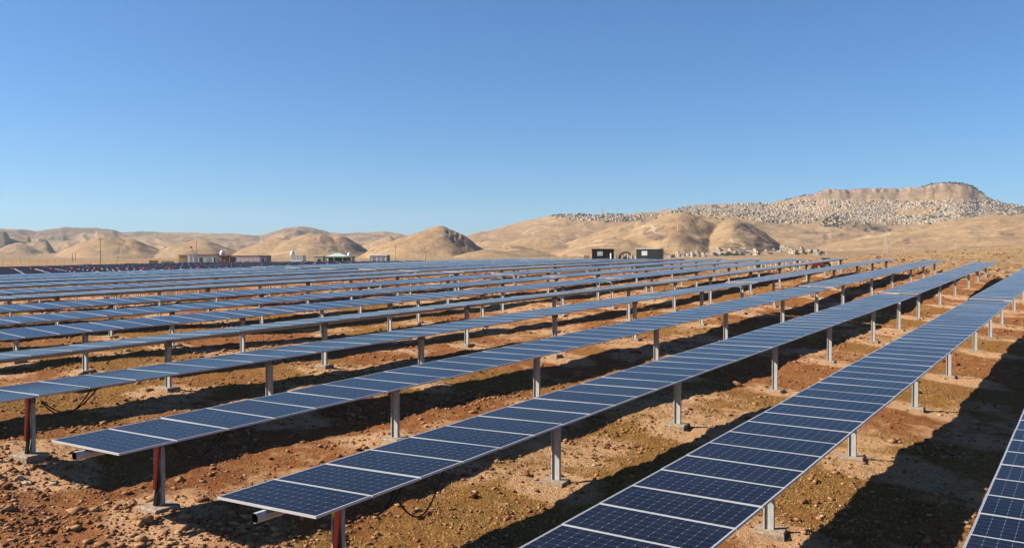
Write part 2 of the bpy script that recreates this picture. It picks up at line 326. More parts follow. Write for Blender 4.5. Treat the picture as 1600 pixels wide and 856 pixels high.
def hill_material():
    m = bpy.data.materials.new('dry grass hillside with rock'); n, l = nodes(m); b = n['Principled BSDF']; b.inputs['Roughness'].default_value = 1; b.inputs['Specular IOR Level'].default_value = .05
    g = n.new('ShaderNodeNewGeometry'); P = g.outputs['Position']
    a = n.new('ShaderNodeAttribute'); a.attribute_name = 'kindmask'; sp = n.new('ShaderNodeSeparateColor'); l.new(a.outputs['Color'], sp.inputs[0])
    n1 = nz(n, l, P, .006, 7, .7); n2 = nz(n, l, P, .02, 6, .65); n3 = nz(n, l, P, .09, 4, .7)
    c = mixc(n, l, mr(n, l, n1, .35, .65), (0.246, 0.158, 0.081, 1), (0.306, 0.211, 0.116, 1))
    c = mixc(n, l, mr(n, l, n2, .45, .7), c, (0.207, 0.134, 0.076, 1))
    sep = n.new('ShaderNodeSeparateXYZ'); l.new(P, sep.inputs[0])
    wv = n.new('ShaderNodeTexWave'); wv.wave_type = 'BANDS'; wv.bands_direction = 'Z'; wv.inputs['Scale'].default_value = .035; wv.inputs['Distortion'].default_value = 7; wv.inputs['Detail'].default_value = 4; l.new(P, wv.inputs['Vector'])
    c = mixc(n, l, mth(n, l, 'MULTIPLY', mr(n, l, wv.outputs['Fac'], .55, .95), .22), c, (0.177, 0.114, 0.069, 1))
    rk = mixc(n, l, mr(n, l, n3, .35, .65), (0.079, 0.058, 0.045, 1), (0.184, 0.129, 0.088, 1))
    rf = mr(n, l, mth(n, l, 'ADD', sp.outputs[0], mth(n, l, 'MULTIPLY', mth(n, l, 'SUBTRACT', n3, .5), 1.5)), .48, .62)
    c = mixc(n, l, mth(n, l, 'MULTIPLY', rf, .72), c, rk)
    vo = n.new('ShaderNodeTexVoronoi'); vo.inputs['Scale'].default_value = .06; l.new(P, vo.inputs['Vector']); vs_ = n.new('ShaderNodeSeparateColor'); l.new(vo.outputs['Color'], vs_.inputs[0])
    sh = mth(n, l, 'MULTIPLY', mr(n, l, vo.outputs['Distance'], .20, .10), mth(n, l, 'MULTIPLY', mr(n, l, vs_.outputs[0], .62, .66), mr(n, l, n2, .46, .56)))
    c = mixc(n, l, mth(n, l, 'MULTIPLY', sh, .75), c, (.075, .065, .040, 1))
    mv = n.new('ShaderNodeTexNoise'); mv.inputs['Scale'].default_value = .0028; mv.inputs['Detail'].default_value = 2; mv.inputs['Distortion'].default_value = 1.2; l.new(P, mv.inputs['Vector'])
    tr = mr(n, l, mth(n, l, 'ABSOLUTE', mth(n, l, 'SUBTRACT', mv.outputs['Fac'], .5)), .006, .002)
    c = mixc(n, l, mth(n, l, 'MULTIPLY', tr, .5), c, (.42, .33, .22, 1))
    gf = mr(n, l, mth(n, l, 'ADD', sp.outputs[1], mth(n, l, 'MULTIPLY', mth(n, l, 'SUBTRACT', n2, .5), 1.2)), .35, .7)
    c = mixc(n, l, mth(n, l, 'MULTIPLY', gf, .75), c, (0.075, 0.070, 0.040, 1))
    cf = sp.outputs[2]
    ck = mixc(n, l, mr(n, l, nz(n, l, P, .055, 5, .75), .44, .54), (0.110, 0.070, 0.048, 1), (0.310, 0.220, 0.154, 1))
    c = mixc(n, l, cf, c, ck)
    l.new(c, b.inputs['Base Color'])
    bp = n.new('ShaderNodeBump'); bp.inputs['Distance'].default_value = 9; bp.inputs['Strength'].default_value = .6; l.new(mth(n, l, 'ADD', n2, mth(n, l, 'MULTIPLY', n3, .4)), bp.inputs['Height']); l.new(bp.outputs[0], b.inputs['Normal'])
    return m

def gmask(X, Y, Zz):
    px, r = polar(X, Y); pale = np.zeros_like(X)
    k = np.round((-X-.44)/4.385)+1; dx = X-(-.44-4.385*(k-1))
    for yp in POSTS:
        j = vn(k*3.1, np.full_like(X, yp), 5)
        wob = fbm(X, Y, .9, 2, 83)*.5; d = np.hypot((dx-.3)/(1.32+.6*j), (Y-yp+.1+.15*dx)/(.95+.5*j))+wob
        pale = np.maximum(pale, np.clip(1.35-d*.8, 0, 1)*(.8+.5*j))
    pale *= (k > -3)*(k < NROW+1)*(Y < 95)
    pale = np.maximum(pale*1.12, .26+fbm(X, Y, 2.6, 3, 81)*.75)*np.clip(1.3-r/200, 0, 1)
    grass = np.clip(.62+fbm(X, Y, 4.5, 3, 71)*1.3-.25*(Y < 9.5), 0, 1)*np.clip(1.2-r/120, 0, 1)
    grass = np.where((Y < 9.0), grass*.35, grass)
    dry = np.maximum(sst((Y-86)/22), sst((-X-128)/10)); dry = np.maximum(dry, sst((r-130)/60))
    return np.stack([pale*(1-dry), grass*(1-dry), dry], 1)
TOWN_TOP = ([860, 900, 960, 1000, 1040, 1080, 1130, 1200, 1240, 1290, 1340, 1400, 1440, 1480, 1520, 1560, 1600, 1700], [337, 333.5, 333, 331, 328, 322.5, 319, 318, 314, 311, 314, 315, 314.5, 313, 312, 316, 323, 334])
TOWN_BOT = ([860, 900, 960, 1000, 1040, 1080, 1130, 1165, 1200, 1240, 1300, 1350, 1400, 1440, 1480, 1520, 1560, 1600, 1700], [340, 345, 346, 341, 334, 335, 336, 342, 347, 348.5, 350, 349, 350, 349, 346, 340, 335, 334, 338])
def hmask(X, Y, Zz):
    px, r = polar(X, Y); y = yof(X, Y, Zz)
    rock = rockmask(px, r, y, X, Y)
    yc_ = np.interp(px, LAY['plateau']['x'], LAY['plateau']['y'])
    band = np.clip(1-np.abs(y-yc_-6-3*np.sin(px*.021))/9, 0, 1)
    scarp = .30+.9*fbm(X, Y, 420, 4, 63)+.42*band+1.3*fbm(X, Y, 120, 4, 65)
    rock = np.maximum(rock, np.clip(scarp, 0, .95)*sst((r-3500)/500)*(px < 760))
    rock = np.maximum(rock, .55*((px > 1262)&(px < 1560)&(r > 4480)&(r < 4900))*np.clip((np.interp(px, LAY['citadel']['x'], LAY['citadel']['y'])+24-y)/8, 0, 1))
    rock = np.maximum(rock, .16+.5*np.clip(fbm(X, Y, 160, 4, 69), 0, 1))
    tn = np.clip((y-np.interp(px, *TOWN_TOP)+3)/4, 0, 1)*np.clip((np.interp(px, *TOWN_BOT)+1-y)/3, 0, 1)*(r > 3000)*(px > 880)
    grn = tn*.26
    grn = np.maximum(grn, np.clip(1-np.hypot((px-1368)/14, (y-357)/4), 0, 1)*1.2)
    cl = ((px > 1272)&(px < 1535)&(r > 4540)&(r < 4900))*np.clip((np.interp(px, LAY['citadel']['x'], LAY['citadel']['y'])+6.5-y)/1.5, 0, 1)
    return np.stack([rock, grn, cl], 1)
rad = [6.0]
while rad[-1] < 11: rad.append(rad[-1]*1.02)
while rad[-1] < 130: rad.append(rad[-1]*1.0048)
while rad[-1] < 450: rad.append(rad[-1]*1.012)
rad = [1.0, 2.5, 4.2]+rad
ground = sheet('ground', np.array(rad), ground_material(), gmask)
hr = [rad[-1]]
while hr[-1] < 1300: hr.append(hr[-1]*1.012)
while hr[-1] < 6600: hr.append(hr[-1]*1.0055)
hr += [8000, 12000, 20000, 40000]
hillo = sheet('hills', np.array(hr), hill_material(), hmask)

# ------------------------------------------------------------------ materials of things
GALV = mat('galvanised steel', (.36, .37, .36), .55, .15, .18, 14)
GALVD = mat('dull zinc steel', (.19, .19, .2), .6, .4, .15, 14)
ALU = mat('anodised aluminium frame', (.44, .44, .435), .42, .2)
CONC = mat('rough concrete', (.25, .195, .145), .95, 0, .35, 14, .2, .02)
BLACK = mat('black cable sheath', (.012, .012, .013), .45)
REDP = mat('orange red painted steel', (.50, .060, .018), .45, 0, .12, 12)
YEL = mat('yellow label', (.62, .52, .04), .5)
INK_HOLLOW = mat('black ink and hollow shade', (.01, .01, .01), .6)  # print on the label, and painted shade inside the tube ends
BACK = mat('white backsheet', (.6, .6, .6), .7)
STONE = [mat('ochre stone', (.28, .155, .075), .95, 0, .25, 20, .15), mat('red brown stone', (.17, .075, .035), .95, 0, .25, 20, .15), mat('pale limestone', (.34, .25, .17), .95, 0, .2, 20, .15)]

def pv_material():
    m = bpy.data.materials.new('monocrystalline solar glass'); n, l = nodes(m); b = n['Principled BSDF']
    tc = n.new('ShaderNodeTexCoord'); s = n.new('ShaderNodeSeparateXYZ'); l.new(tc.outputs['Object'], s.inputs[0])
    p = .1606; cx = mth(n, l, 'ADD', s.outputs[0], 6*p); cy = mth(n, l, 'ADD', s.outputs[1], 3*p)
    def cell(c, cnt):
        q = mth(n, l, 'DIVIDE', c, p); fr = mth(n, l, 'FRACT', q); d = mth(n, l, 'ABSOLUTE', mth(n, l, 'SUBTRACT', fr, .5))   # 0 centre .. .5 edge
        ins = mth(n, l, 'MULTIPLY', mth(n, l, 'GREATER_THAN', q, 0.), mth(n, l, 'LESS_THAN', q, float(cnt))); return fr, d, ins
    fx, dx, ix = cell(cx, 12); fy, dy, iy = cell(cy, 6)
    gap = .5-.0016/p
    edge = mth(n, l, 'MAXIMUM', mth(n, l, 'GREATER_THAN', dx, gap), mth(n, l, 'GREATER_THAN', dy, gap))
    corner = mth(n, l, 'GREATER_THAN', mth(n, l, 'ADD', dx, dy), .94)
    outside = mth(n, l, 'SUBTRACT', 1., mth(n, l, 'MULTIPLY', ix, iy))
    white = mth(n, l, 'MAXIMUM', mth(n, l, 'MAXIMUM', mth(n, l, 'MULTIPLY', edge, .38), corner), outside)
    # ribbons run along the long side
    bb = mth(n, l, 'ABSOLUTE', mth(n, l, 'SUBTRACT', mth(n, l, 'FRACT', mth(n, l, 'MULTIPLY', fy, 4.)), .5)); bus = mth(n, l, 'MULTIPLY', mth(n, l, 'LESS_THAN', bb, .022), .30)
    white = mth(n, l, 'MAXIMUM', white, bus)
    oi = n.new('ShaderNodeObjectInfo')
    wn_ = n.new('ShaderNodeTexWhiteNoise'); wn_.noise_dimensions = '3D'
    fl = n.new('ShaderNodeVectorMath'); fl.operation = 'FLOOR'; cb = n.new('ShaderNodeCombineXYZ'); l.new(mth(n, l, 'DIVIDE', cx, p), cb.inputs[0]); l.new(mth(n, l, 'DIVIDE', cy, p), cb.inputs[1]); l.new(mth(n, l, 'MULTIPLY', oi.outputs['Random'], 50.), cb.inputs[2]); l.new(cb.outputs[0], fl.inputs[0]); l.new(fl.outputs[0], wn_.inputs['Vector'])
    tone = mth(n, l, 'ADD', mth(n, l, 'MULTIPLY', wn_.outputs['Value'], .5), mth(n, l, 'MULTIPLY', oi.outputs['Random'], .5))
    base = mixc(n, l, tone, (.0016, .0026, .0085, 1), (.0034, .0052, .0155, 1))
    gN = n.new('ShaderNodeNewGeometry')
    dustn = nz(n, l, gN.outputs['Position'], 1.3, 5, .6)
    c = mixc(n, l, mr(n, l, dustn, .35, .8, .0, .010), base, (.50, .40, .30, 1))
    c = mixc(n, l, white, c, (.27, .285, .31, 1))
    l.new(c, b.inputs['Base Color']); b.inputs['Roughness'].default_value = .20; b.inputs['IOR'].default_value = 1.12
    l.new(mr(n, l, dustn, .3, .8, .12, .24), b.inputs['Roughness'])
    return m
PV = pv_material()

# ------------------------------------------------------------------ trackers
PWX, PWY, PITCHP = 1.98, 1.000, 1.0185
pan = MB(); pan.box(-PWX/2+.009, PWX/2-.009, -PWY/2+.009, PWY/2-.009, -.009, -.0025, 0)
PAN = pan.mesh('solar_panel', [PV])
fr = MB(); t_ = .009; fh = .036
fr.box(-PWX/2, PWX/2, -PWY/2, -PWY/2+t_, -fh, 0); fr.box(-PWX/2, PWX/2, PWY/2-t_, PWY/2, -fh, 0)
fr.box(-PWX/2, -PWX/2+t_, -PWY/2+t_, PWY/2-t_, -fh, 0); fr.box(PWX/2-t_, PWX/2, -PWY/2+t_, PWY/2-t_, -fh, 0)
FRA = fr.mesh('panel_frame', [ALU])
def post_mesh():
    b = MB(); W, t = .085, .007
    b.box(-W, W, 0, t, 0, 1)                                    # web facing along the row
    b.box(-W, -W+t, -.034, 0, 0, 1); b.box(-W+t, -W+.02, -.034, -.034+t, 0, 1)   # front flange with lip
    b.box(W-t, W, t, .075, 0, 1); b.box(W-.022, W-t, .075-t, .075, 0, 1)          # rear flange with lip
    return b.mesh('post', [GALV])
POST = post_mesh()
def footing_mesh(sd):
    r = random.Random(sd); b = MB(); n = 4; a, c = .27, .23
    top = [(-a+r.uniform(-.03, .03), -c, 0), (a, -c+r.uniform(-.03, .03), 0), (a+r.uniform(-.04, .04), c, 0), (-a, c, 0)]
    vs = [(x*1.06, y*1.06, -.55) for x, y, z in top]+[(x*1.03, y*1.03, .02) for x, y, z in top]+[(x*.96+r.uniform(-.02,.02), y*.96+r.uniform(-.02,.02), .05+r.uniform(-.012, .02)) for x, y, z in top]
    b.add(vs, [(3, 2, 1, 0), (8, 9, 10, 11)]+[(i, (i+1) % 4, 4+(i+1) % 4, 4+i) for i in range(4)]+[(4+i, 4+(i+1) % 4, 8+(i+1) % 4, 8+i) for i in range(4)])
    return b.mesh('footing', [CONC])
FOOT = [footing_mesh(i) for i in range(5)]
bg = MB(); bg.box(-.11, .11, -.035, .035, -.15, .03); bg.box(-.13, .13, -.05, .05, -.02, .02); bg.box(-.13, .13, .055, .06, -.16, .08)
BEAR = bg.mesh('bearing', [GALVD])
ord_ = ['first', 'second', 'third', 'fourth', 'fifth', 'sixth', 'seventh', 'eighth', 'ninth', 'tenth', 'eleventh', 'twelfth', 'thirteenth', 'fourteenth', 'fifteenth']
LAB = {1: 'panel row cut off by the bottom right corner of the photo, almost head-on', 2: 'widest dark blue panel row, running from bottom centre to the right edge',
       3: 'panel row whose near end has a yellow warning label on its post', 4: 'panel row ending at lower left with orange strut and open tube end',
       5: 'greyish panel row leaving the left edge above the orange post strut', 6: 'thin row tilted edge-on, next behind the row with the left orange post'}
def row(k):
    X = rowx(k); g0 = tz(X, 8.95)
    bare = k > 15
    if bare: lab = 'bare steel tracker row without panels, between the last panel row and the site huts'
    else: lab = LAB.get(k) or 'long blue-grey solar panel row, %s counted from the bottom right corner' % ord_[k-1]
    root = empty('solar_tracker', (X, 7.6, g0), label=lab, cat='solar tracker', group='bare tracker frames behind the panels' if bare else 'parallel rows of solar trackers')
    rel = lambda x, y, z: (x-X, y-7.6, z-g0)
    dz = .105
    ys = np.array([7.46]+[7.9+i*2.0 for i in range(43)]+[93.75])
    tb = MB(); tb.tube([rel(X, y, rowz(k, y)-dz-.02+(.05 if y > 50.6 else 0)) for y in ys], .072, 8, 0, False, .5)
    tb.tube([rel(X, y, rowz(k, y)-dz-.02+(.05 if y > 50.6 else 0)) for y in (7.46, 7.6)], .060, 8, 1, False, .5)  # black inner sleeve paints the shade of the open tube end
    tb.build('torque_tube', [GALVD if bare else GALV, INK_HOLLOW], root)
    mh = MB(); m_ = 0
    if not bare:
        for i in range(84):
            h = 0 if i < 42 else 1; yc = 7.62+PWY/2+(i-42*h)*PITCHP+(43.1 if h else 0)
            z = rowz(k, yc)+.05*h; sl = (rowz(k, yc+.6)-rowz(k, yc-.6))/1.2
            a = TILT[k][0]+(TILT[k][1]-TILT[k][0])*(min(1, yc/50) if not h else 1)
            p = link('solar_panel', PAN, root, rel(X+random.uniform(-.003, .003), yc, z+random.uniform(-.002, .002)))
            p.rotation_euler = (math.atan(sl)+random.uniform(-.0035, .0035), math.asin(a/1.98)+random.uniform(-.004, .004), 0)
            f = link('panel_frame', FRA, p)
        n = 3 if k < 7 else 0
        for i in list(range(n)):                             # mounting rails seen below the near end
            y = 7.62+.16+i*PITCHP
            b = MB(); b.box(-.42, .42, -.02, .02, -.075, -.045); b.box(-.07, .07, -.035, .035, -.09, -.07)
            o = b.build('mounting_rail', GALV, root, loc=rel(X, y, rowz(k, y))); o.rotation_euler = (0, math.asin(TILT[k][0]/1.98), 0)
    else:
        for i in range(42):
            y = 8.3+i*2.037; b = RAIL if i else RAIL
            o = link('mounting_rail', b, root, rel(X, y, rowz(k, y)-.02)); o.rotation_euler = (0, random.choice([0, 0, .35, -.3, .1]), 0)
    for i, yp in enumerate(POSTS):
        g = tz(X, yp); top = rowz(k, yp)-dz-.06
        po = link('post', POST, root, rel(X, yp, g-.3)); po.scale = (1, 1, top-g+.3)
        ft = link('footing', random.choice(FOOT), root, rel(X+random.uniform(-.03, .03), yp+random.uniform(-.03, .03), g+.02)); ft.rotation_euler = (0, 0, random.uniform(-.15, .15)+random.choice([0, math.pi]))
        be = link('bearing', BEAR, root, rel(X, yp, rowz(k, yp)-dz-.03))
        # small lock plate halfway up
        if k < 7 and i < 6:
            b = MB(); b.box(-.04, .04, .055, .07, 0, .07); b.build('bracket', GALVD, root, loc=rel(X, yp, g+(top-g)*.42))
    # drive in the middle
    y = 50.85; z = rowz(k, y)-dz
    b = MB(); b.box(-.13, .13, -.16, .16, -.17, .03); b.tube([(-.5, 0, -.12), (.12, 0, -.10)], .05, 10)
    b.build('drive_motor', REDP if bare else GALVD, root, loc=rel(X+.02, y, z-.02 if not bare else z+.12))
    if 3 <= k <= 6:
        yp = POSTS[0]; g = tz(X, yp); top = rowz(k, yp)-.18
        b = MB(); zt, zb = top+.04, g+(top-g)*.30
        b.add([(-.085, 0, zb-.0), (-.015, 0, zb), (.10, 0, zt), (.01, 0, zt), (-.085, .03, zb), (-.015, .03, zb), (.10, .03, zt), (.01, .03, zt)],
              [(0, 1, 2, 3), (7, 6, 5, 4), (0, 4, 5, 1), (1, 5, 6, 2), (2, 6, 7, 3), (3, 7, 4, 0)])
        b.build('strut', REDP, root, loc=rel(X+.100, yp-.125, 0))
        b = MB(); rr = random.Random(k)
        for q in range(4):
            x0 = .040+q*.030; pts = []
            for s_ in range(12):
                f_ = s_/11; zz = top-.02-(top-.02-g-.02)*f_
                pts.append((x0+.012*math.sin(f_*6+q)-(.10*max(0, f_-.62)/.38), -.055-.022*(q % 2)+.01*math.sin(f_*9+q), zz))
            b.tube(pts, .024, 6)
        b.build('cable_bundle', BLACK, root, smooth=True, loc=rel(X+.0, yp, 0))
        b = MB()
        for hz in (.5, .75): b.box(-.10, .13, -.100, -.094, g+(top-g)*hz, g+(top-g)*hz+.012)
        b.build('cable_tie', GALVD, root, loc=rel(X, yp, 0))
        def loop(y1, sag, xo, nm='cable', z1=None, ya=yp+.1):
            b = MB(); pts = []
            for s_ in range(22):
                f_ = s_/21; yy = ya+(y1-ya)*f_
                zz = (top-.05)*(1-f_)+(rowz(k, y1)-.09)*f_-sag*4*f_*(1-f_)*(1-.35*(f_-.5))
                pts.append((X+xo+.05*math.sin(f_*5), yy, zz))
            b.tube([rel(*p) for p in pts], .015, 6); b.build(nm, BLACK, root, smooth=True)
        loop(yp+1.25, .42, .25); loop(yp+1.35, .36, .32)
        if k == 3: loop(yp+2.1, .60, .45, ya=yp+.7)
        if k == 3:
            b = MB(); b.box(-.078, -.01, 0, .003, top-.34, top-.02)
            zc = top-.10
            b.add([(-.068, -.0015, zc-.035), (-.020, -.0015, zc-.035), (-.044, -.0015, zc+.035)], [(0, 1, 2)], 1)
            b.add([(-.059, -.003, zc-.029), (-.029, -.003, zc-.029), (-.044, -.003, zc+.018)], [(0, 1, 2)], 0)
            b.box(-.046, -.042, -.0045, -.004, zc-.02, zc+.006, 1)
            for q in range(6): b.box(-.07, -.02-.008*(q % 3), -.0015, -.001, zc-.07-q*.022, zc-.062-q*.022, 1)
            o = b.build('warning_label', [YEL, INK_HOLLOW], root, loc=rel(X-.002, yp-.038, 0))
    return root
rl = MB(); rl.box(-.22, .22, -.022, .022, -.05, -.02); rl.box(-.06, .06, -.04, .04, -.13, -.05)
RAIL = rl.mesh('mounting_rail', [mat('bright zinc rail', (.60, .60, .60), .45, .3)])
for k in range(1, NROW+1): row(k)

# ------------------------------------------------------------------ stones and boulders
def rock_base(seed, sub=1, jit=.42):
    bm = bmesh.new(); bmesh.ops.create_icosphere(bm, subdivisions=sub, radius=1); r = np.random.default_rng(seed)
    for v in bm.verts:
        s = 1+r.uniform(-jit, jit); v.co = v.co*s; v.co.z *= .62; v.co.x *= 1.15
    vs = np.array([v.co[:] for v in bm.verts]); fs = np.array([[v.index for v in f.verts] for f in bm.faces]); bm.free(); return vs, fs
def big_mesh(name, V, Fc, mats, mi):
    me = bpy.data.meshes.new(name); me.vertices.add(len(V)); me.vertices.foreach_set('co', V.ravel())
    me.loops.add(Fc.size); me.loops.foreach_set('vertex_index', Fc.ravel().astype(np.int32)); me.polygons.add(len(Fc))
    me.polygons.foreach_set('loop_start', np.arange(len(Fc))*Fc.shape[1])
    for m in mats: me.materials.append(m)
    me.polygons.foreach_set('material_index', mi.astype(np.int32)); me.update(calc_edges=True); return me
def to_world(px, r):
    th = np.arctan((px-800)/F); return (f0[0]*np.cos(th)+RT[0]*np.sin(th))*r, (f0[1]*np.cos(th)+RT[1]*np.sin(th))*r
N = 150000
px = rng.uniform(-120, 1720, N); r = 11.5*np.exp(rng.uniform(0, 1, N)**1.25*math.log(95/11.5))
X, Y = to_world(px, r)
dens = .16+.9*np.clip(fbm(X, Y, 3.5, 3, 91)*1.6, 0, 1)+.9*np.clip(fbm(X, Y, 1.1, 3, 95)*1.6-.1, 0, 1)
dens *= 1-.45*sst((X+10.5)/3)
dens += .8*np.clip(1-np.abs(X+7.45-.3*np.sin(Y*.7))/.45, 0, 1)*(Y > 20)*(Y < 34)
dens += .30*np.clip((9.8-Y)/2, 0, 1)
dens += .5*np.clip(1-np.hypot(X+7.6, Y-11.0)/1.6, 0, 1)
acc = rng.uniform(0, 1, N) < dens; X = X[acc]; Y = Y[acc]; r = r[acc]
HEAP = [(-7.45, 10.9, .9, 260), (-7.9, 9.4, .7, 200), (-19.0, 7.9, .9, 90), (-17.6, 7.7, .9, 70), (-7.3, 22.5, .7, 160), (-7.25, 24, .6, 160), (-7.2, 25.6, .6, 140), (-7.1, 27.2, .6, 120), (-7.0, 29, .6, 110), (-12.0, 9.3, .8, 150), (-14.8, 7.2, 1.0, 50), (-16.2, 16.5, 1.2, 160), (-11.0, 20, 1.2, 140), (-3.1, 23.5, .8, 170), (-15.3, 20.5, 1.5, 200), (-12.3, 7.7, .9, 60)]
hx = np.concatenate([rng.normal(a, c*.6, n_) for a, b, c, n_ in HEAP]); hy = np.concatenate([rng.normal(b, c*.6, n_) for a, b, c, n_ in HEAP])
sz = np.exp(rng.normal(math.log(.0125), .55, len(X)))*(1+r/45); big = rng.uniform(0, 1, len(X)) < .025; sz[big] *= 2.0; sz = np.clip(sz, .006, .11)
nf = 5000; fpx = rng.uniform(1180, 1720, nf); fr_ = 92*np.exp(rng.uniform(0, 1, nf)*math.log(340/92.)); fx, fy = to_world(fpx, fr_); kf = (fy > 95)|(fx > 2); kf &= rng.uniform(0, 1, nf) < .25+1.2*np.clip(fbm(fx, fy, 14, 3, 55)+.1, 0, 1); fx, fy, fr_ = fx[kf], fy[kf], fr_[kf]
X = np.concatenate([X, fx]); Y = np.concatenate([Y, fy]); sz = np.concatenate([sz, np.clip(np.exp(rng.normal(math.log(.13), .5, len(fx))), .05, .45)])
X = np.concatenate([X, hx]); Y = np.concatenate([Y, hy]); sz = np.concatenate([sz, np.clip(np.exp(rng.normal(math.log(.034), .45, len(hx))), .012, .09)])
Zs = terrain(X, Y)
bases = [rock_base(i) for i in range(6)]
VV, FF, MI = [], [], []; off = 0
sel = rng.integers(0, 6, len(X)); mi = np.where(rng.uniform(0, 1, len(X)) < .05, 2, np.where(rng.uniform(0, 1, len(X)) < .5, 1, 0))
for b in range(6):
    idx = np.where(sel == b)[0]; vs, fs = bases[b]; a = rng.uniform(0, 6.28, len(idx)); ca, sa = np.cos(a), np.sin(a)
    s3 = sz[idx][:, None]*rng.uniform(.7, 1.3, (len(idx), 3))
    vx = vs[None, :, 0]*s3[:, :1]; vy = vs[None, :, 1]*s3[:, 1:2]; vz = vs[None, :, 2]*s3[:, 2:]
    wx = vx*ca[:, None]-vy*sa[:, None]+X[idx][:, None]; wy = vx*sa[:, None]+vy*ca[:, None]+Y[idx][:, None]; wz = vz+(Zs[idx]+sz[idx]*.25)[:, None]
    VV.append(np.stack([wx, wy, wz], -1).reshape(-1, 3)); FF.append((fs[None]+(np.arange(len(idx))*len(vs))[:, None, None]+off).reshape(-1, 3)); MI.append(np.repeat(mi[idx], len(fs)))
    off += len(idx)*len(vs)
go = link('gravel', big_mesh('gravel', np.concatenate(VV), np.concatenate(FF), STONE, np.concatenate(MI)))
tag(go, 'loose reddish and pale stones scattered over the soil', 'gravel', kind='stuff')
# dry grass: many short bent blades
N = 200000
px = rng.uniform(-60, 1700, N); r = 11.5*np.exp(rng.uniform(0, 1, N)*math.log(60/11.5)); X, Y = to_world(px, r)
gm = gmask(X, Y, X)[:, 1]; acc = rng.uniform(0, 1, N) < np.clip(gm*1.5-.35, 0, 1)+.05*(gm > .2)
X, Y = X[acc], Y[acc]; n = len(X); Zs = terrain(X, Y)
h = rng.uniform(.015, .05, n)*(1+.5*(rng.uniform(0, 1, n) < .1)); a = rng.uniform(0, 6.28, n); wdt = rng.uniform(.004, .009, n); ln = rng.uniform(-.04, .04, (n, 2))
P0 = np.stack([X-np.cos(a)*wdt, Y-np.sin(a)*wdt, Zs-.01], 1); P1 = np.stack([X+np.cos(a)*wdt, Y+np.sin(a)*wdt, Zs-.01], 1); P2 = np.stack([X+ln[:, 0], Y+ln[:, 1], Zs+h], 1)
V = np.stack([P0, P1, P2], 1).reshape(-1, 3); Fc = np.arange(n*3).reshape(-1, 3)
GR = [mat('straw grass', (.46, .34, .14), .9), mat('olive dry grass', (.17, .135, .045), .9)]
o = link('dry_grass', big_mesh('dry_grass', V, Fc, GR, rng.integers(0, 2, n))); tag(o, 'short dry yellow green grass between the panel rows', 'grass', kind='stuff')

def pxground(px, y):
    D = raydir([px], [y])[:, 0]
    t = 3.0
    for i in range(4000):
        p = D*t
        if p[2] < tz(p[0], p[1]): break
        t *= 1.004
    return p
def boulder(px, y, wpx, m, lab, seed, flat=.7, cat='rock', group='larger rocks lying on the soil'):
    p = pxground(px, y); s = wpx/2/F*(p @ FW)
    bm = bmesh.new(); bmesh.ops.create_icosphere(bm, subdivisions=3, radius=1); rr = np.random.default_rng(seed)
    c = np.array([v.co[:] for v in bm.verts]); nz_ = fbm(c[:, 0]+c[:, 2]*.7+seed*7, c[:, 1]-c[:, 2]*.5, 1.1, 3, seed)*.7+fbm(c[:, 0]*1.0+c[:, 2], c[:, 1]+seed, .35, 2, seed)*.16
    for _ in range(9):
        d = rr.normal(size=3); d /= np.linalg.norm(d); lim = rr.uniform(.62, .85); pr = c @ d; k_ = pr > lim; c[k_] -= np.outer(pr[k_]-lim, d)
    for v, q, e in zip(bm.verts, c, nz_): v.co = Vector(q)*(1+e); v.co.z *= flat; v.co *= s
    me = bpy.data.meshes.new('rock'); bm.to_mesh(me); bm.free(); me.materials.append(STONE[m])
    o = link('rock', me, None, (p[0], p[1], tz(p[0], p[1])+s*flat*.3)); o.rotation_euler = (0, 0, seed); tag(o, lab, cat, group); return o
for a in [(221, 817, 32, 0, 'big flat orange rock just below the post with the orange strut', 3, .62), (84, 757, 15, 2, 'pale grey angular rock beside the left concrete footing', 4), (31, 749, 13, 2, 'small pale rock left of the pale angular rock', 5),
          (40, 757, 20, 2, 'long flat pale stone below the left concrete footing', 6, .5), (280, 754, 15, 0, 'rounded tan rock right of the cable bundle on the orange strut post', 7, .85), (110, 730, 10, 1, 'dark red stone at the edge of the shadow under the open tube end', 8),
          (738, 776, 13, 1, 'dark red rock alone in the sunlit strip, lower middle', 9, .8), (647, 800, 12, 1, 'brown rock heading the small rubble heap right of the cable loop', 10), (667, 803, 10, 1, 'brown stone inside the small rubble heap', 11), (653, 797, 10, 2, 'pale stone on top of the small rubble heap', 12),
          (1075, 645, 12, 2, 'pale rock just right of a post in the second sunlit strip', 13, .8), (1152, 603, 16, 0, 'largest tan rock of the rubble line between two panel rows', 14), (1350, 716, 9, 2, 'tan rock right behind the post of the widest panel row', 15, .9), (1284, 826, 9, 0, 'small upright tan stone at the shadow edge near the bottom footing', 16, 1.),
          (1296, 827, 8, 0, 'small orange stone touching the shadow near the bottom footing', 17, 1.), (665, 668, 9, 0, 'single tan rock in the sunlit strip below the fourth row', 18, .8), (17, 700+65, 8, 1, 'small red stone near the left edge below the footing', 19), (235, 610, 12, 1, 'dark stone beside the footing behind the left orange post', 20, .5),
          (540, 852, 12, 1, 'brown stone at the bottom beside the labelled post', 21), (590, 836, 13, 0, 'tan stone right of the labelled post', 22), (575, 826, 9, 1, 'small brown stone right of the labelled post under the cable', 23)]:
    boulder(*a)

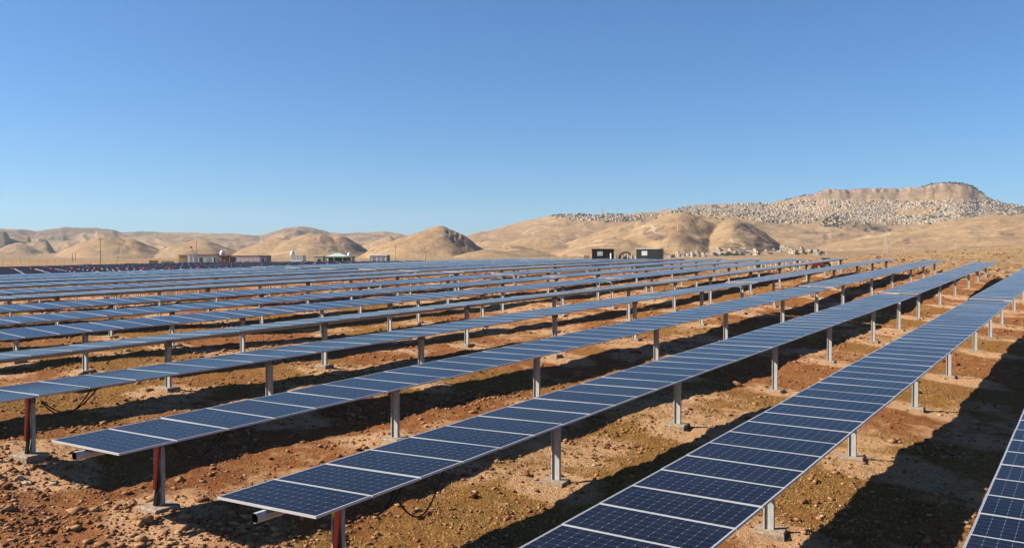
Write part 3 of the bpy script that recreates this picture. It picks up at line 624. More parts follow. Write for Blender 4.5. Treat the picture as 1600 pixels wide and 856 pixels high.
# ------------------------------------------------------------------ site compound and other distant things
DG = mat('dark green painted sheet', (.022, .032, .028), .5, 0, .1, 2); WHT = mat('white painted sheet', (.56, .55, .52), .5, 0, .08, 1.5); DARK = mat('dark opening', (.012, .012, .014), .8)
PINK = mat('pinkish white cladding', (.46, .38, .36), .6, 0, .08, 1); BRN = mat('rust brown roof sheet', (.26, .10, .055), .7, 0, .2, 1); GRN = mat('green painted canopy', (.02, .12, .05), .6, 0, .15, 1)
YW = mat('yellow raw timber', (.38, .27, .12), .8, 0, .2, 3); GREY = mat('grey cladding', (.13, .13, .15), .7, 0, .1, 1); CRM = mat('cream plaster', (.38, .31, .22), .9, 0, .1, .5); LGREY = mat('light grey plaster', (.27, .25, .22), .9, 0, .12, .5)
GRNW = mat('pale green white canopy roof', (.36, .44, .40), .6); FOL = mat('dark foliage', (.045, .06, .025), .9, 0, .3, .3); WOOD = mat('weathered timber pole', (.16, .11, .075), .9)
RU = mat('tyre rubber', (.02, .02, .02), .9); GLS = mat('dark window glass', (.03, .035, .045), .15); REDV = mat('red vehicle paint', (.30, .03, .018), .35); REDC = mat('red cloth', (.5, .03, .03), .9)
def face_cam(px): # rotation that turns local -Y towards the camera
    th = math.atan((px-800)/F); d = f0*math.cos(th)+RT*math.sin(th); return math.atan2(d[1], d[0])-math.pi/2
def place(px, rng_, name, label, cat, group=None, rz=0.):
    D = raydir([px], [403])[:, 0]; t = rng_/math.hypot(D[0], D[1]); x, y = D[0]*t, D[1]*t
    return empty(name, (x, y, tz(x, y)), face_cam(px)+rz, label=label, cat=cat, group=group)
def ppx(rng_): return rng_/F          # metres per photo pixel at that range

def kiosk(px0, px1, rg, rz, side_px, label):
    s = ppx(rg); Wd = (px1-px0)*s; H = 2.75
    e = place((px0+px1)/2, rg, 'transformer_kiosk', label, 'transformer kiosk', 'green transformer kiosks beyond the panels', rz)
    b = MB(); b.box(-Wd/2, Wd/2, 0, 2.4, .15, H)
    for i in range(int(Wd/.28)): b.box(-Wd/2+.12+i*.28, -Wd/2+.20+i*.28, -.025, -.001, .2, H-.1)
    b.box(-Wd/2-.02, Wd/2+.02, -.02, 2.42, 0, .149, 1); b.build('body', [DG, CONC], e)
    b = MB(); b.box(-Wd/2-.06, Wd/2+.06, -.06, 2.46, H+.002, H+.09); b.build('roof', WHT if rz < 0 else DG, e)
    b = MB(); b.box(-Wd*.26, -Wd*.26+.75, -.045, -.03, H-.85, H-.25); b.build('sign', WHT, e)
    return e, Wd, H
e, Wd, H = kiosk(925, 959, 118, 0, 8, 'left dark green kiosk with white sign and open door beyond the panels')
b = MB(); b.box(Wd*.26, Wd*.47, -.05, -.028, .15, H-.15); b.build('doorway', DARK, e)
b = MB(); b.box(0, .35, -.04, -.0, .15, H-.5); o = b.build('door', WHT, e, loc=(Wd*.34, -.05, 0)); o.rotation_euler = (0, 0, -1.2)
e, Wd, H = kiosk(994, 1030, 116, -.25, 8, 'right dark green kiosk with white sign, larger of the two')
e = place(978, 120, 'cable_drum', 'large round cable drum standing between the two green kiosks', 'cable drum')
b = MB()
for yy in (-.45, .45):
    pts = 28
    for i in range(pts):
        a0, a1 = 2*math.pi*i/pts, 2*math.pi*(i+1)/pts
        q = []
        for a_ in (a0, a1):
            for rr in (.78, 1.05): q.append((rr*math.cos(a_), rr*math.sin(a_)+1.45))
        b.add([(q[0][0], yy-.03, q[0][1]), (q[1][0], yy-.03, q[1][1]), (q[3][0], yy-.03, q[3][1]), (q[2][0], yy-.03, q[2][1]), (q[0][0], yy+.03, q[0][1]), (q[1][0], yy+.03, q[1][1]), (q[3][0], yy+.03, q[3][1]), (q[2][0], yy+.03, q[2][1])],
              [(0, 1, 2, 3), (7, 6, 5, 4), (1, 5, 6, 2), (0, 3, 7, 4)])
    for a_ in (0, math.pi/3, 2*math.pi/3):
        b.tube([(-.8*math.cos(a_), yy, 1.45-.8*math.sin(a_)), (.8*math.cos(a_), yy, 1.45+.8*math.sin(a_))], .04, 6)
b.build('flange', WOOD, e); b = MB(); b.tube([(0, -.42, 1.45), (0, .42, 1.45)], .42, 18); b.build('cable_winding', BLACK, e)
b = MB()
for s_ in (-1, 1): b.tube([(s_*.9, -.6, 0), (0, -.6, 1.45), (s_*.9, -.6, 0)], .05, 6); b.tube([(s_*.9, .6, 0), (0, .6, 1.45)], .05, 6)
b.build('stand', GALVD, e)
def switchgear(px, rg, lab, n_, seed):
    e = place(px, rg, 'switchgear_frame', lab, 'switchgear'); r_ = random.Random(seed)
    b = MB(); b.box(-.6, .6, -.4, .4, .6, 1.5); b.build('cabinet', GREY, e)
    for i in range(n_):
        b = MB(); x = -.55+i*1.1/(n_-1); b.tube([(x, 0, 1.5), (x, 0, 2.05+r_.uniform(-.2, .2))], [.07, .04], 8); b.build('insulator', WHT, e)
    b = MB(); [b.box(x, x+.07, -.35, .35, 0, .6) for x in (-.55, .48)]; b.build('leg_frame', GALVD, e)
switchgear(970, 119, 'grey switchgear with white insulators left of the cable drum', 3, 1); switchgear(987, 119, 'grey switchgear with insulators right of the cable drum', 3, 2)
e = place(917, 122, 'pallet_stack', 'white wrapped boxes left of the left green kiosk', 'boxes')
b = MB(); b.box(-.5, .4, -.4, .4, .1, 1.5); b.box(-.6, .5, -.45, .45, 0, .099, 1); b.build('pallet_load', [WHT, YW], e); b = MB(); b.box(-.42, .38, -.4, .4, 0, .45); b.build('top_box', CRM, e, loc=(0, 0, 1.502))

def hut(px0, px1, rg, H, wallm, roofm, label, name='site_hut', cat='site hut', openings=(), rooft=.15, D=2.4, over=.1, mats2=None, lift=0, rz=-.42):
    s = ppx(rg)/math.cos(math.atan(((px0+px1)/2-800)/F)); Wd = (px1-px0)*s*math.cos(math.atan(((px0+px1)/2-800)/F))**2
    e = place((px0+px1)/2, rg, name, label, cat, rz=rz)
    b = MB(); b.box(-Wd/2, Wd/2, 0, D, lift, H)
    nseg = max(2, int(Wd/1.1))
    for i in range(1, nseg): x = -Wd/2+i*Wd/nseg; b.box(x-.02, x+.02, -.02, -.001, lift, H)
    b.build('wall', wallm, e)
    b = MB(); b.box(-Wd/2-over, Wd/2+over, -over, D+over, H+.002, H+rooft); b.build('roof', roofm, e)
    for (a, c, z0, z1, mm, nm) in openings:
        b = MB(); b.box(-Wd/2+a*Wd, -Wd/2+c*Wd, -.05, -.025, z0, z1); b.build(nm, mm, e)
    return e, Wd
hut(279, 292, 236, 2.5, YW, YW, 'yellow timber-clad hut at the left end of the site compound', openings=[(.78, .98, .1, 2.2, WOOD, 'door')])
hut(293, 303, 228, 2.75, WHT, WHT, 'white ribbed shipping container on end at left of compound', 'shipping_container', 'container', openings=[(.47, .53, .1, 2.6, GREY, 'lock_bar')])
hut(303, 337, 232, 2.45, WHT, BRN, 'white site office with two dark windows and rust brown roof', openings=[(.24, .30, .6, 1.9, DARK, 'window'), (.33, .39, .6, 1.9, DARK, 'window'), (.58, .78, .3, 1.8, LGREY, 'door'), (.93, 1, .3, 1.9, DARK, 'window')], rooft=.28)
hut(336, 354, 234, 2.2, BRN, BRN, 'brown lean-to shed joined to the right of the white office', openings=[(.05, .6, 1.3, 1.9, YW, 'board')], rooft=.3)
hut(355, 408, 240, 2.35, PINK, BRN, 'long pinkish white workshop with dark gateway at its left end', openings=[(.05, .23, .1, 2.0, DARK, 'gateway')], rooft=.1)
hut(405, 418, 236, 2.35, GREY, GREY, 'grey hut at the right end of the long pinkish workshop', openings=[(.3, .7, .9, 1.7, DARK, 'window')])
hut(453, 473, 236, 2.35, WHT, WHT, 'white boxy hut with four small windows and a tank on top', openings=[(.12, .2, 1.5, 1.8, DARK, 'window'), (.34, .42, 1.5, 1.8, DARK, 'window'), (.56, .64, 1.5, 1.8, DARK, 'window'), (.8, .88, 1.5, 1.8, DARK, 'window')])
hut(490, 505, 238, 2.2, CRM, WHT, 'cream hut with one window just left of the green shelter', openings=[(.4, .75, .6, 1.5, DARK, 'window')])
hut(541, 549, 236, 2.1, CRM, CRM, 'narrow cream hut touching the right side of the green shelter', openings=[(.3, .7, .1, 1.8, GREY, 'door')])
hut(577, 606, 300, 2.6, GREY, WHT, 'low grey building with thin white roof right of the shelter', openings=[(.1, .14, .2, 2, WHT, 'pillar'), (.36, .4, .2, 2, WHT, 'pillar'), (.62, .66, .2, 2, WHT, 'pillar'), (.88, .92, .2, 2, WHT, 'pillar')], rooft=.35)
# green shelter
e = place(525, 234, 'canopy_shelter', 'open green shelter with pale hipped canopy roof', 'shelter', rz=-.2)
b = MB(); w_ = 3.0; b.add([(-w_, 0, 2.15), (w_, 0, 2.15), (w_, 4.5, 2.15), (-w_, 4.5, 2.15), (-.5, 2.2, 3.1), (.5, 2.2, 3.1)], [(0, 1, 5, 4), (1, 2, 5), (2, 3, 4, 5), (3, 0, 4), (3, 2, 1, 0)]); b.build('canopy', GRNW, e)
b = MB(); b.box(-w_, w_, -.05, -.005, 1.75, 2.13); b.build('fascia', GRN, e)
for x in (-2.9, -.9, .9, 2.8):
    for y in (.1, 4.2): b = MB(); b.box(x, x+.12, y, y+.12, 0, 2.1); b.build('post', GRN, e)
b = MB(); b.box(-2.8, 2.7, 4.35, 4.4, .1, 2.05); b.build('back_panel', GRN, e)
# tanks (white water tanks / domes)
def tank(px, rg, z, rr, lab):
    e = place(px, rg, 'water_tank', lab, 'water tank', 'white rounded tanks on the compound roofs'); e.location.z += z
    b = MB(); n = 16; prof = [(rr*.92, 0), (rr, rr*.3), (rr, rr*.9), (rr*.8, rr*1.45), (rr*.4, rr*1.75), (.02, rr*1.85)]
    vs = [(a*math.cos(2*math.pi*i/n), a*math.sin(2*math.pi*i/n), h_) for a, h_ in prof for i in range(n)]; fs = [(j*n+i, j*n+(i+1) % n, (j+1)*n+(i+1) % n, (j+1)*n+i) for j in range(len(prof)-1) for i in range(n)]
    b.add(vs, fs); b.build('tank_shell', WHT, e, smooth=True)
    b = MB(); b.tube([(0, 0, rr*1.8), (0, 0, rr*1.98)], rr*.22, 10); b.build('lid', GREY, e)
tank(347.5, 235, 2.51, .68, 'grey white round tank on the brown shed roof'); tank(457, 237.2, 2.51, .66, 'white round tank on the boxy white hut'); tank(546, 237.2, 2.26, .55, 'small white round tank right of the green shelter')
# poles and masts
def pole(px, ytop, rg, lab, m=WOOD, rr=.12, arm=True, name='utility_pole', cat='pole', group='poles behind the site'):
    e = place(px, rg, name, lab, cat, group); zt = float(zat(px, ytop, rg))-e.location.z
    b = MB(); b.tube([(0, 0, -.3), (0, 0, zt)], [rr, rr*.6], 8); b.build('shaft', m, e)
    if arm: b = MB(); b.box(-.9, .9, -.06, .06, zt-.7, zt-.58); b.build('crossarm', m, e)
    return e, zt
pole(157, 371, 330, 'tall dark pole in front of the leftmost conical hill'); pole(618, 383, 420, 'dark pole right of the grey building with white roof', arm=True); pole(665, 392, 420, 'short dark pole below the pointed hill', rr=.13)
pole(403, 386, 380, 'thin pole behind the long pinkish workshop', GREY, .07, False); pole(884, 397, 300, 'thin short pole left of the left green kiosk', WOOD, .07); pole(605, 393, 320, 'thin post at right end of the grey low building', WOOD, .07, False); pole(1059, 350, 1900, 'mast standing on the big rounded hill', WHT, .7, False)
pole(184, 386, 520, 'faint pole right of the tall dark pole', WOOD, .1); pole(495, 388, 330, 'short pole left of the green shelter', WOOD, .09)
for i, (px_, yt) in enumerate([(113, 396), (118, 395)]): pole(px_, yt, 700, ['left', 'right'][i]+' one of two tiny dark poles at the far edge of the dry field', WOOD, .25, False)
e = place(307, 236, 'crane_mast', 'slim red brown mast with slanted boom behind the white office', 'mast')
zt = float(zat(307, 373, 236))-e.location.z
b = MB(); b.tube([(0, 3.5, 0), (0, 3.5, zt)], [.10, .05], 6); b.build('mast', BRN, e); b = MB(); b.tube([(0, 3.5, 2.2), (-1.2, 3.5, 4.4)], .06, 6); b.build('boom', BRN, e); b = MB(); b.box(-1.5, -1.0, 3.45, 3.5, 4.4, 4.75); b.build('flag', REDC, e)
# lattice pylons on the right
PYL = mat('faded pylon steel', (.36, .36, .34), .6, .1)
def pylon(px, yt, rg, lab):
    e = place(px, rg, 'lattice_pylon', lab, 'pylon', 'white lattice pylons'); H_ = float(zat(px, yt, rg))-e.location.z; wb = H_*.085
    for sx in (-1, 1):
        for sy in (-1, 1):
            b = MB(); b.tube([(sx*wb, sy*wb, -.5), (sx*wb*.22, sy*wb*.22, H_)], H_*.008, 4); b.build('leg', PYL, e)
    b = MB()
    for i in range(9):
        z0, z1 = H_*i/9, H_*(i+1)/9; w0 = wb*(1-.78*i/9); w1 = wb*(1-.78*(i+1)/9)
        for sx in (-1, 1): b.tube([(sx*w0, -w0, z0), (-sx*w1, -w1, z1)], H_*.004, 4); b.tube([(w0, sx*w0, z0), (w1, -sx*w1, z1)], H_*.004, 4)
    b.build('bracing', PYL, e)
    for z_ in (.78, .9):
        b = MB(); b.tube([(-wb*1.2, 0, H_*z_), (wb*1.2, 0, H_*z_)], H_*.008, 4); b.build('crossarm', PYL, e)
pylon(1384, 365, 1150, 'tallest white lattice pylon in front of the right hills'); pylon(1291, 386, 520, 'white lattice pylon beside the red tractor'); pylon(1493, 377, 1250, 'small faint white pylon near the right edge')
# fence
e = empty('wire_fence', tuple(at(100, 404, 205)), label='long low wire fence with pale posts along the dry field', cat='fence'); e.location.z = PLAIN
fp = []
for i in range(74):
    px_ = -90+i*13.6; D = raydir([px_], [404])[:, 0]; rg = 205+22*math.sin(i*.05); t = rg/math.hypot(D[0], D[1]); x, y = D[0]*t, D[1]*t; fp.append((x, y, tz(x, y)))
lp = MB(); lp.tube([(0, 0, -.2), (0, 0, 1.9)], .05, 6); FPM = lp.mesh('fence_post', [WHT])
for p in fp: link('fence_post', FPM, e, Vector(p)-e.location)
b = MB()
for hz in (.5, 1.1, 1.7):
    b.tube([Vector(p)-e.location+Vector((0, 0, hz)) for p in fp], .012, 4)
b.build('wire', GALVD, e)
# timber / pallet piles, panels lying about
def pile(px, rg, W_, D_, H_, m, lab, rz=0.):
    e = place(px, rg, 'timber_stack', lab, 'timber stack', 'stacks of building material by the compound', rz); n_ = max(2, int(H_/.22))
    for i in range(n_):
        b = MB(); c_ = (H_/n_)
        for q in range(5): b.box(-W_/2+random.uniform(-.08, .08), W_/2+random.uniform(-.08, .08), -D_/2+q*D_/5, -D_/2+(q+.85)*D_/5, i*c_, (i+.8)*c_)
        b.build('plank_layer', m, e)
for a in [(186, 196, 2.6, 1.4, .75, WHT, 'whitish stack at the left end of the material stacks'), (205, 197, 2.2, 1.2, .9, LGREY, 'grey stack second from the left of the material stacks'), (232, 192, 3.0, 1.3, .75, YW, 'yellow stack left of the two broad yellow stacks'), (252, 196, 3.2, 1.4, .8, YW, 'broad yellow plank stack nearest the yellow hut'),
          (262, 212, 2.6, 1.4, 1.2, YW, 'tall yellow stack behind the broad plank stack'), (137, 176, 1.3, 1.0, 1.15, WHT, 'white crate beside the pale sheet at far left'), (345, 205, 3.0, 1.3, .9, YW, 'yellow stack in front of the brown shed'), (240, 225, 2.0, 1.2, 1.3, WOOD, 'dark stack behind the yellow stacks')]: pile(*a)
for (px_, rg, W_, lab) in [(147, 172, 2.4, 'flat white sheet lying beyond the bare rows at far left'), (196, 172, 3.2, 'flat white sheet in front of the material stacks')]:
    e = place(px_, rg, 'sheet_bundle', lab, 'metal sheets'); b = MB(); b.box(-W_/2, W_/2, -.8, .8, .72, .82); b.build('top_sheet', WHT, e); b = MB(); b.box(-W_/2+.1, W_/2-.1, -.7, .7, .45, .71); b.build('sheet_stack', GREY, e)
    for s_ in (-1, 1): b = MB(); b.box(s_*W_*.3-.08, s_*W_*.3+.08, -.7, .7, 0, .449); b.build('bearer', WOOD, e)
# dark bushes and scrap in front of the huts
def bush(px, rg, s_, lab, seed, name='bush', cat='bush', group='dark bushes by the site huts', trunk=False, H=None):
    e = place(px, rg, name, lab, cat, group); r_ = random.Random(seed)
    b = MB(); hh = H or s_
    for i in range(260):
        th, ph = r_.uniform(0, 6.28), math.acos(r_.uniform(-.2, 1)); q = r_.uniform(.55, 1)*(1+.25*math.sin(3*th+seed))
        c = Vector((math.cos(th)*math.sin(ph)*s_*q, math.sin(th)*math.sin(ph)*s_*q, math.cos(ph)*hh*q*.9+hh*.25)); a_ = s_*.13
        d1 = Vector((r_.uniform(-1, 1), r_.uniform(-1, 1), r_.uniform(-1, 1))).normalized()*a_; d2 = Vector((r_.uniform(-1, 1), r_.uniform(-1, 1), r_.uniform(-1, 1))).normalized()*a_
        b.add([c-d1, c+d2, c+d1, c-d2], [(0, 1, 2, 3)])
    b.build('foliage', FOL, e)
    b = MB(); b.tube([(0, 0, -.1), (0, 0, hh*.6)], [s_*.09, s_*.05], 6); b.build('stem', WOOD, e)
for i, a in enumerate([(374, 226, .75), (386, 228, .85), (397, 226, .8), (428, 232, .6), (441, 236, .6), (481, 236, .8), (318, 215, .5), (268, 220, .7)]):
    bush(a[0], a[1], a[2], ['low dark bush left in front of the pinkish workshop', 'middle dark bush in front of the pinkish workshop', 'right dark bush in front of the pinkish workshop', 'small bush right of the grey hut', 'small bush left of the boxy white hut', 'bush between the boxy white hut and the cream hut', 'small bush in front of the white site office', 'dark bush left of the yellow hut'][i], i)
# red tractor
e = place(1283, 120, 'tractor', 'red tractor with dark cab beyond the far end of the rows', 'tractor', rz=.25); e.scale = (.72, .72, .68)
b = MB(); b.box(-1.6, .1, -.42, .42, .85, 1.6); b.box(-1.7, -1.6, -.35, .35, .9, 1.45); b.build('bonnet', REDV, e); b = MB(); b.box(.1, 1.35, -.6, .6, .9, 1.45); b.build('body', REDV, e)
b = MB(); b.box(.15, 1.3, -.58, .58, 1.452, 2.25); b.build('cab', GLS, e); b = MB(); b.box(.05, 1.4, -.65, .65, 2.252, 2.36); b.build('cab_roof', RU, e)
for (x, y, rr) in [(-1.15, -.62, .45), (-1.15, .62, .45), (.8, -.75, .78), (.8, .75, .78)]:
    b = MB(); b.tube([(x, y-.18, rr), (x, y+.18, rr)], rr, 18); t = b.build('wheel', RU, e); b = MB(); b.tube([(x, y-.2, rr), (x, y+.2, rr)], rr*.45, 12); b.build('rim', YW, t)
# bare post rows under assembly near the far end: short upright piles
PILE = [(1241, 112), (1250, 110), (1190, 116), (1196, 118), (1204, 113), (1212, 115), (1170, 119), (1228, 108), (1300, 112), (1310, 108), (1218, 118), (1262, 114), (1180, 112)]
pm = MB(); pm.box(-.07, .07, -.05, .05, -.2, 1.35); pm.box(-.07, -.06, .05, .1, -.2, 1.35); PM = pm.mesh('steel_pile', [GALV])
for (px_, rg) in PILE:
    D = raydir([px_], [404])[:, 0]; t = rg/math.hypot(D[0], D[1]); o = link('steel_pile', PM, None, (D[0]*t, D[1]*t, tz(D[0]*t, D[1]*t))); tag(o, 'bare galvanised pile driven into the ground beyond the row ends near the tractor', 'steel pile', 'bare piles beyond the row ends')

# village houses
def house_parts(W_, D_, H_, wm, roofm, e, seed):
    r_ = random.Random(seed)
    b = MB(); b.box(-W_/2, W_/2, -D_/2, D_/2, -2, H_)
    if r_.random() < .5: b.box(-W_/2+.1, W_*.1, -D_/2+.3, D_/2-.3, H_+.35, H_+2.6)
    b.build('wall', wm, e)
    b = MB(); b.box(-W_/2-.2, W_/2+.2, -D_/2-.2, D_/2+.2, H_+.002, H_+.34); b.build('roof', roofm, e)
    for i in range(max(2, int(W_/3))):
        x = -W_/2+(i+.5)*W_/max(2, int(W_/3))
        b = MB(); b.box(x-.55, x+.55, -D_/2-.06, -D_/2-.02, H_*.4, H_*.75); b.build('window', DARK, e)
    b = MB(); b.box(W_*.3, W_*.3+1.1, -D_/2-.06, -D_/2-.02, 0, 2.1); b.build('door', WOOD, e)
VIL = [(1047, 8, 3.2, 0), (1060, 8, 4.2, 1), (1075, 9, 3.6, 0), (1090, 7, 2.6, 2), (1100, 8, 2.6, 0), (1113, 10, 3.2, 2), (1131, 17, 4.4, 1), (1124, 9, 5.5, 2), (1150, 9, 3.2, 2), (1164, 13, 3.6, 3), (1171, 10, 4.8, 1), (1182, 10, 6.0, 0), (1198, 7, 3.0, 0), (1210, 6, 3, 2), (1226, 14, 6.8, 0), (1240, 11, 5.2, 0), (1253, 6, 5.5, 2), (1265, 8, 4, 0), (1277, 11, 4.6, 2), (1235, 7, 7.6, 1), (1105, 6, 3.4, 1), (1142, 8, 3.6, 0), (1068, 6, 5, 2), (1187, 6, 3, 1), (1218, 8, 4, 1), (1082, 6, 3.6, 1)]
VO = ['leftmost', 'second', 'third', 'fourth', 'fifth', 'sixth', 'seventh', 'eighth', 'ninth', 'tenth', 'eleventh', 'twelfth', 'thirteenth']
VPOS = [VO[i]+' from the right green kiosk' if i < 13 else ('nearest the red tractor' if i == 25 else VO[25-i]+' from the red tractor leftwards') for i in range(26)]
VO[0] = 'first'
vil_l = ['beige', 'white', 'grey', 'dark']
VM = [CRM, mat('cream white wall', (.42, .375, .31), .9), LGREY, GREY]
for i, (px_, wp, hp, c_) in enumerate(VIL):
    rg = 800+((i*137) % 480); s = ppx(rg)
    e = place(px_, rg, 'village_house', '%s flat-roofed village house, %s' % (vil_l[c_], VPOS[sorted(q[0] for q in VIL).index(px_)]), 'house', 'village houses below the hills', random.uniform(-.75, -.1))
    house_parts(wp*s*.9, wp*s*.7, hp*s*.95, VM[c_], VM[(c_*3+1) % 4] if i % 3 else LGREY, e, i)
for i, (px_, rg, s_) in enumerate([(1135, 900, 3.2), (1129, 940, 2.8), (1141, 930, 3.0), (1148, 900, 2.8), (1052, 860, 2.2), (1085, 930, 2.4), (1160, 880, 2.6), (1176, 900, 2.2), (1205, 930, 2.0), (1258, 900, 2.6), (1270, 930, 3.0), (1284, 960, 3.0), (1246, 870, 2.4), (1095, 880, 2.0), (1120, 905, 2.6)]):
    bush(px_, rg, s_, 'dark tree growing between the village houses', 40+i, 'tree', 'tree', 'trees between the village houses')

# ------------------------------------------------------------------ hillside town
grid = np.linspace(0, 1, 170)
def town_samples(nm, n, x0, x1, seed, wfun):
    r_ = np.random.default_rng(seed); q = LAY[nm]; px = r_.uniform(x0, x1, n)
    px = px[r_.uniform(0, 1, n) < wfun(px)]
    n = len(px)
    rr = q['rb']+(q['rc']+20-q['rb'])*grid
    PX = np.repeat(px, len(grid)); RG = np.tile(rr, n); x, y = to_world(PX, RG*1.0)
    hz = terrain(x, y); yy = yof(x, y, hz).reshape(n, -1)
    # keep only visible slope positions: running minimum of image y
    top = np.interp(px, *TOWN_TOP); bot = np.interp(px, *TOWN_BOT); fr_ = r_.uniform(0, 1, n)**.85; tgt = top+(bot-top+1.6*vn(px/9., px*0, 12)*2)*fr_; tgt = np.round((tgt+.02*px)/1.45)*1.45-.02*px+r_.normal(0, .16, n)
    run = np.minimum.accumulate(yy, 1); vis = yy <= run+.05
    d = np.where(vis, np.abs(yy-tgt[:, None]), 99); j = d.argmin(1); ok = d[np.arange(n), j] < 1.5
    rg = rr[j]+r_.uniform(-5, 5, n); x, y = to_world(px, rg); return x[ok], y[ok], rg[ok], px[ok], tgt[ok]
x, y, rg, pxh, yt = town_samples('citadel', 11500, 1060, 1660, 5, lambda p: np.clip(.75+.35*vn(p/22., p*0, 3), 0, 1))
x2, y2, rg2, px2, yt2 = town_samples('ridge', 1000, 868, 1062, 6, lambda p: np.ones_like(p)*.75)
x = np.concatenate([x, x2]); y = np.concatenate([y, y2]); rg = np.concatenate([rg, rg2]); pxh = np.concatenate([pxh, px2]); yt = np.concatenate([yt, yt2])
# looser towards patches of scrub
keep = rng.uniform(0, 1, len(x)) < np.clip(1.0-2.6*np.clip(fbm(x, y, 230, 3, 77)-.02, 0, 1), .06, 1); x, y, rg, pxh = x[keep], y[keep], rg[keep], pxh[keep]
zh = terrain(x, y); W_ = 5+9*rng.uniform(0, 1, len(x))**2.2; D_ = rng.uniform(4, 7, len(x)); H_ = rng.uniform(2.2, 4.6, len(x)); an = rng.normal(-.5, .09, len(x))
HM = [mat('cream limestone wall', (.33, .25, .175), .95, 0, .1, .05), mat('white lime wall', (.39, .32, .245), .95), mat('brown stone wall', (.22, .165, .115), .95), mat('flat mud roof', (.27, .215, .16), .95)]  # stone and plaster colours, dealt at random to the houses
def town_house_geo(W, D, H, v):
    b = MB(); b.box(-W/2, W/2, -D/2, D/2, -9, H, 0); b.box(-W/2-.15, W/2+.15, -D/2-.15, D/2+.15, H+.01, H+.5, 3)
    if v % 2: b.box(-W/2+.3, -W/2+W*.45, -D/2+1, D/2-1, H+.51, H+3, 0)
    for i in range(3): b.box(-W/2+(i+.38)*W/3, -W/2+(i+.6)*W/3, -D/2-.1, -D/2-.02, H*.45, H*.8, 3)
    return b
order = np.argsort(-(W_*H_/rg**2)); indiv = order[:300]; rest = order[300:]
geos = [[town_house_geo(10, 8, 7, v).mesh('town_house', [HM[c], HM[c], HM[c], HM[3], DARK]) for v in range(2)] for c in range(3)]
for i in indiv:
    o = link('town_house', geos[rng.choice([0, 0, 1, 2, 2])][i % 2], None, (x[i], y[i], zh[i])); o.scale = (W_[i]/10, D_[i]/8, H_[i]/7); o.rotation_euler = (0, 0, an[i])
    tag(o, 'pale stone flat-roofed house packed into the hillside town below the cliff', 'house', 'houses of the hillside town')
VV, FF, MI = [], [], []; off = 0
T = [town_house_geo(10, 8, 7, v) for v in range(2)]
for v in range(2):
    idx = rest[rest % 2 == v]; vs = np.array(T[v].v); fs = np.array(T[v].f); ms = np.array(T[v].m)
    ca, sa = np.cos(an[idx])[:, None], np.sin(an[idx])[:, None]
    vx = vs[None, :, 0]*W_[idx][:, None]/10; vy = vs[None, :, 1]*D_[idx][:, None]/8; vz = vs[None, :, 2]*H_[idx][:, None]/7
    VV.append(np.stack([vx*ca-vy*sa+x[idx][:, None], vx*sa+vy*ca+y[idx][:, None], vz+zh[idx][:, None]], -1).reshape(-1, 3))
    FF.append((fs[None]+(np.arange(len(idx))*len(vs))[:, None, None]+off).reshape(-1, 4)); off += len(idx)*len(vs)
    wm = rng.choice([0, 0, 2, 1], len(idx)); MI.append(np.where(ms[None] == 0, wm[:, None], np.where(ms[None] == 3, 3, 4)).ravel())
o = link('town_buildings', big_mesh('town_buildings', np.concatenate(VV), np.concatenate(FF), HM+[DARK], np.concatenate(MI))); tag(o, 'dense mass of small pale houses covering the hillside', 'houses', kind='stuff')
# town trees: one mass of dark crowns
n = 700; sel_ = rng.integers(0, len(x), n); tx = x[sel_]+rng.uniform(-14, 14, n); ty = y[sel_]+rng.uniform(-14, 14, n)
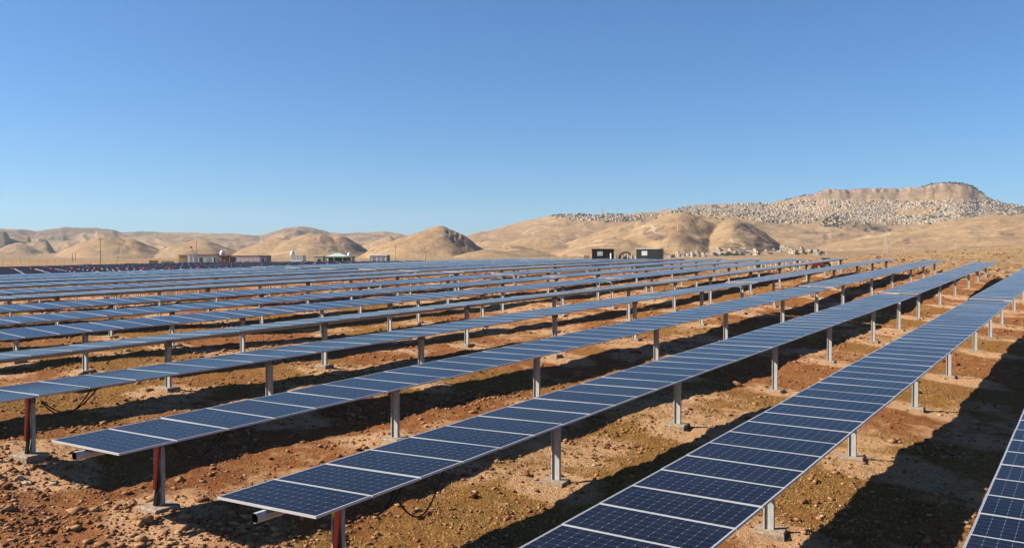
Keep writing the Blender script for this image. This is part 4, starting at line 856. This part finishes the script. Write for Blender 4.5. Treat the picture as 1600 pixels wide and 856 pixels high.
# along the skyline and lower edge
ex = np.concatenate([rng.uniform(1225, 1285, 60), rng.uniform(1440, 1530, 110), rng.uniform(1530, 1600, 60), rng.uniform(860, 1040, 90)]); exr = np.where(ex < 1050, 3900, 4800)-rng.uniform(0, 40, len(ex)); a_, b_ = to_world(ex, exr); tx = np.concatenate([tx, a_]); ty = np.concatenate([ty, b_])
ml, mb = to_world(np.concatenate([rng.normal(1305, 14, 70), rng.normal(1400, 40, 90), rng.normal(1490, 20, 60), rng.normal(1100, 30, 60)]), np.concatenate([rng.uniform(3420, 3600, 70), rng.uniform(3420, 3620, 90), rng.uniform(3400, 3650, 60), rng.uniform(3500, 3800, 60)])); tx = np.concatenate([tx, ml]); ty = np.concatenate([ty, mb])
tzz = terrain(tx, ty); n = len(tx); vs, fs = rock_base(3, 1, .35); s3 = 2.2+5.5*rng.uniform(0, 1, (n, 1))**2
V = (vs[None]*s3[:, None, :]*np.array([1, 1, 1.1]))+np.stack([tx, ty, tzz+s3[:, 0]*.6], 1)[:, None, :]
o = link('town_trees', big_mesh('town_trees', V.reshape(-1, 3), (fs[None]+(np.arange(n)*len(vs))[:, None, None]).reshape(-1, 3), [FOL], np.zeros(n*len(fs)))); tag(o, 'dark tree crowns scattered between the hillside houses', 'trees', kind='stuff')
# citadel masts
for px_, yt_, rg_, l_ in [(941, 321, 3880, 'left thin antenna mast on the left end of the town'), (965, 323, 3880, 'right thin antenna mast on the left end of the town')]: pole(px_, yt_, rg_, l_, GREY, .9, False, 'antenna_mast', 'antenna mast', 'antenna masts on the town ridge')
e = place(1064, 2280, 'hill_building', 'pale building with a dome on top of the big rounded hill', 'building')
b = MB(); b.box(-11, 11, -5, 5, -3, 4); b.build('wall', CRM, e); b = MB(); b.tube([(0, 0, 4.01), (0, 0, 7)], 3.2, 12); b.tube([(0, 0, 7), (0, 0, 8.5), (0, 0, 9.6)], [3.3, 2.4, .3], 12); b.build('dome', CRM, e)

# ------------------------------------------------------------------ haze
hz = MB(); hz.box(-9500, 9500, -9500, 9500, -8, 560)
hm = bpy.data.materials.new('haze'); n, l = nodes(hm); n.remove(n['Principled BSDF']); v = n.new('ShaderNodeVolumePrincipled'); v.inputs['Color'].default_value = (.62, .80, 1, 1); v.inputs['Density'].default_value = 3.0e-5; v.inputs['Anisotropy'].default_value = .2
l.new(v.outputs[0], n['Material Output'].inputs['Volume'])
ho = hz.build('haze', hm); tag(ho, 'thin bluish air haze over the plain', 'haze', kind='stuff')
S.cycles.volume_bounces = 1
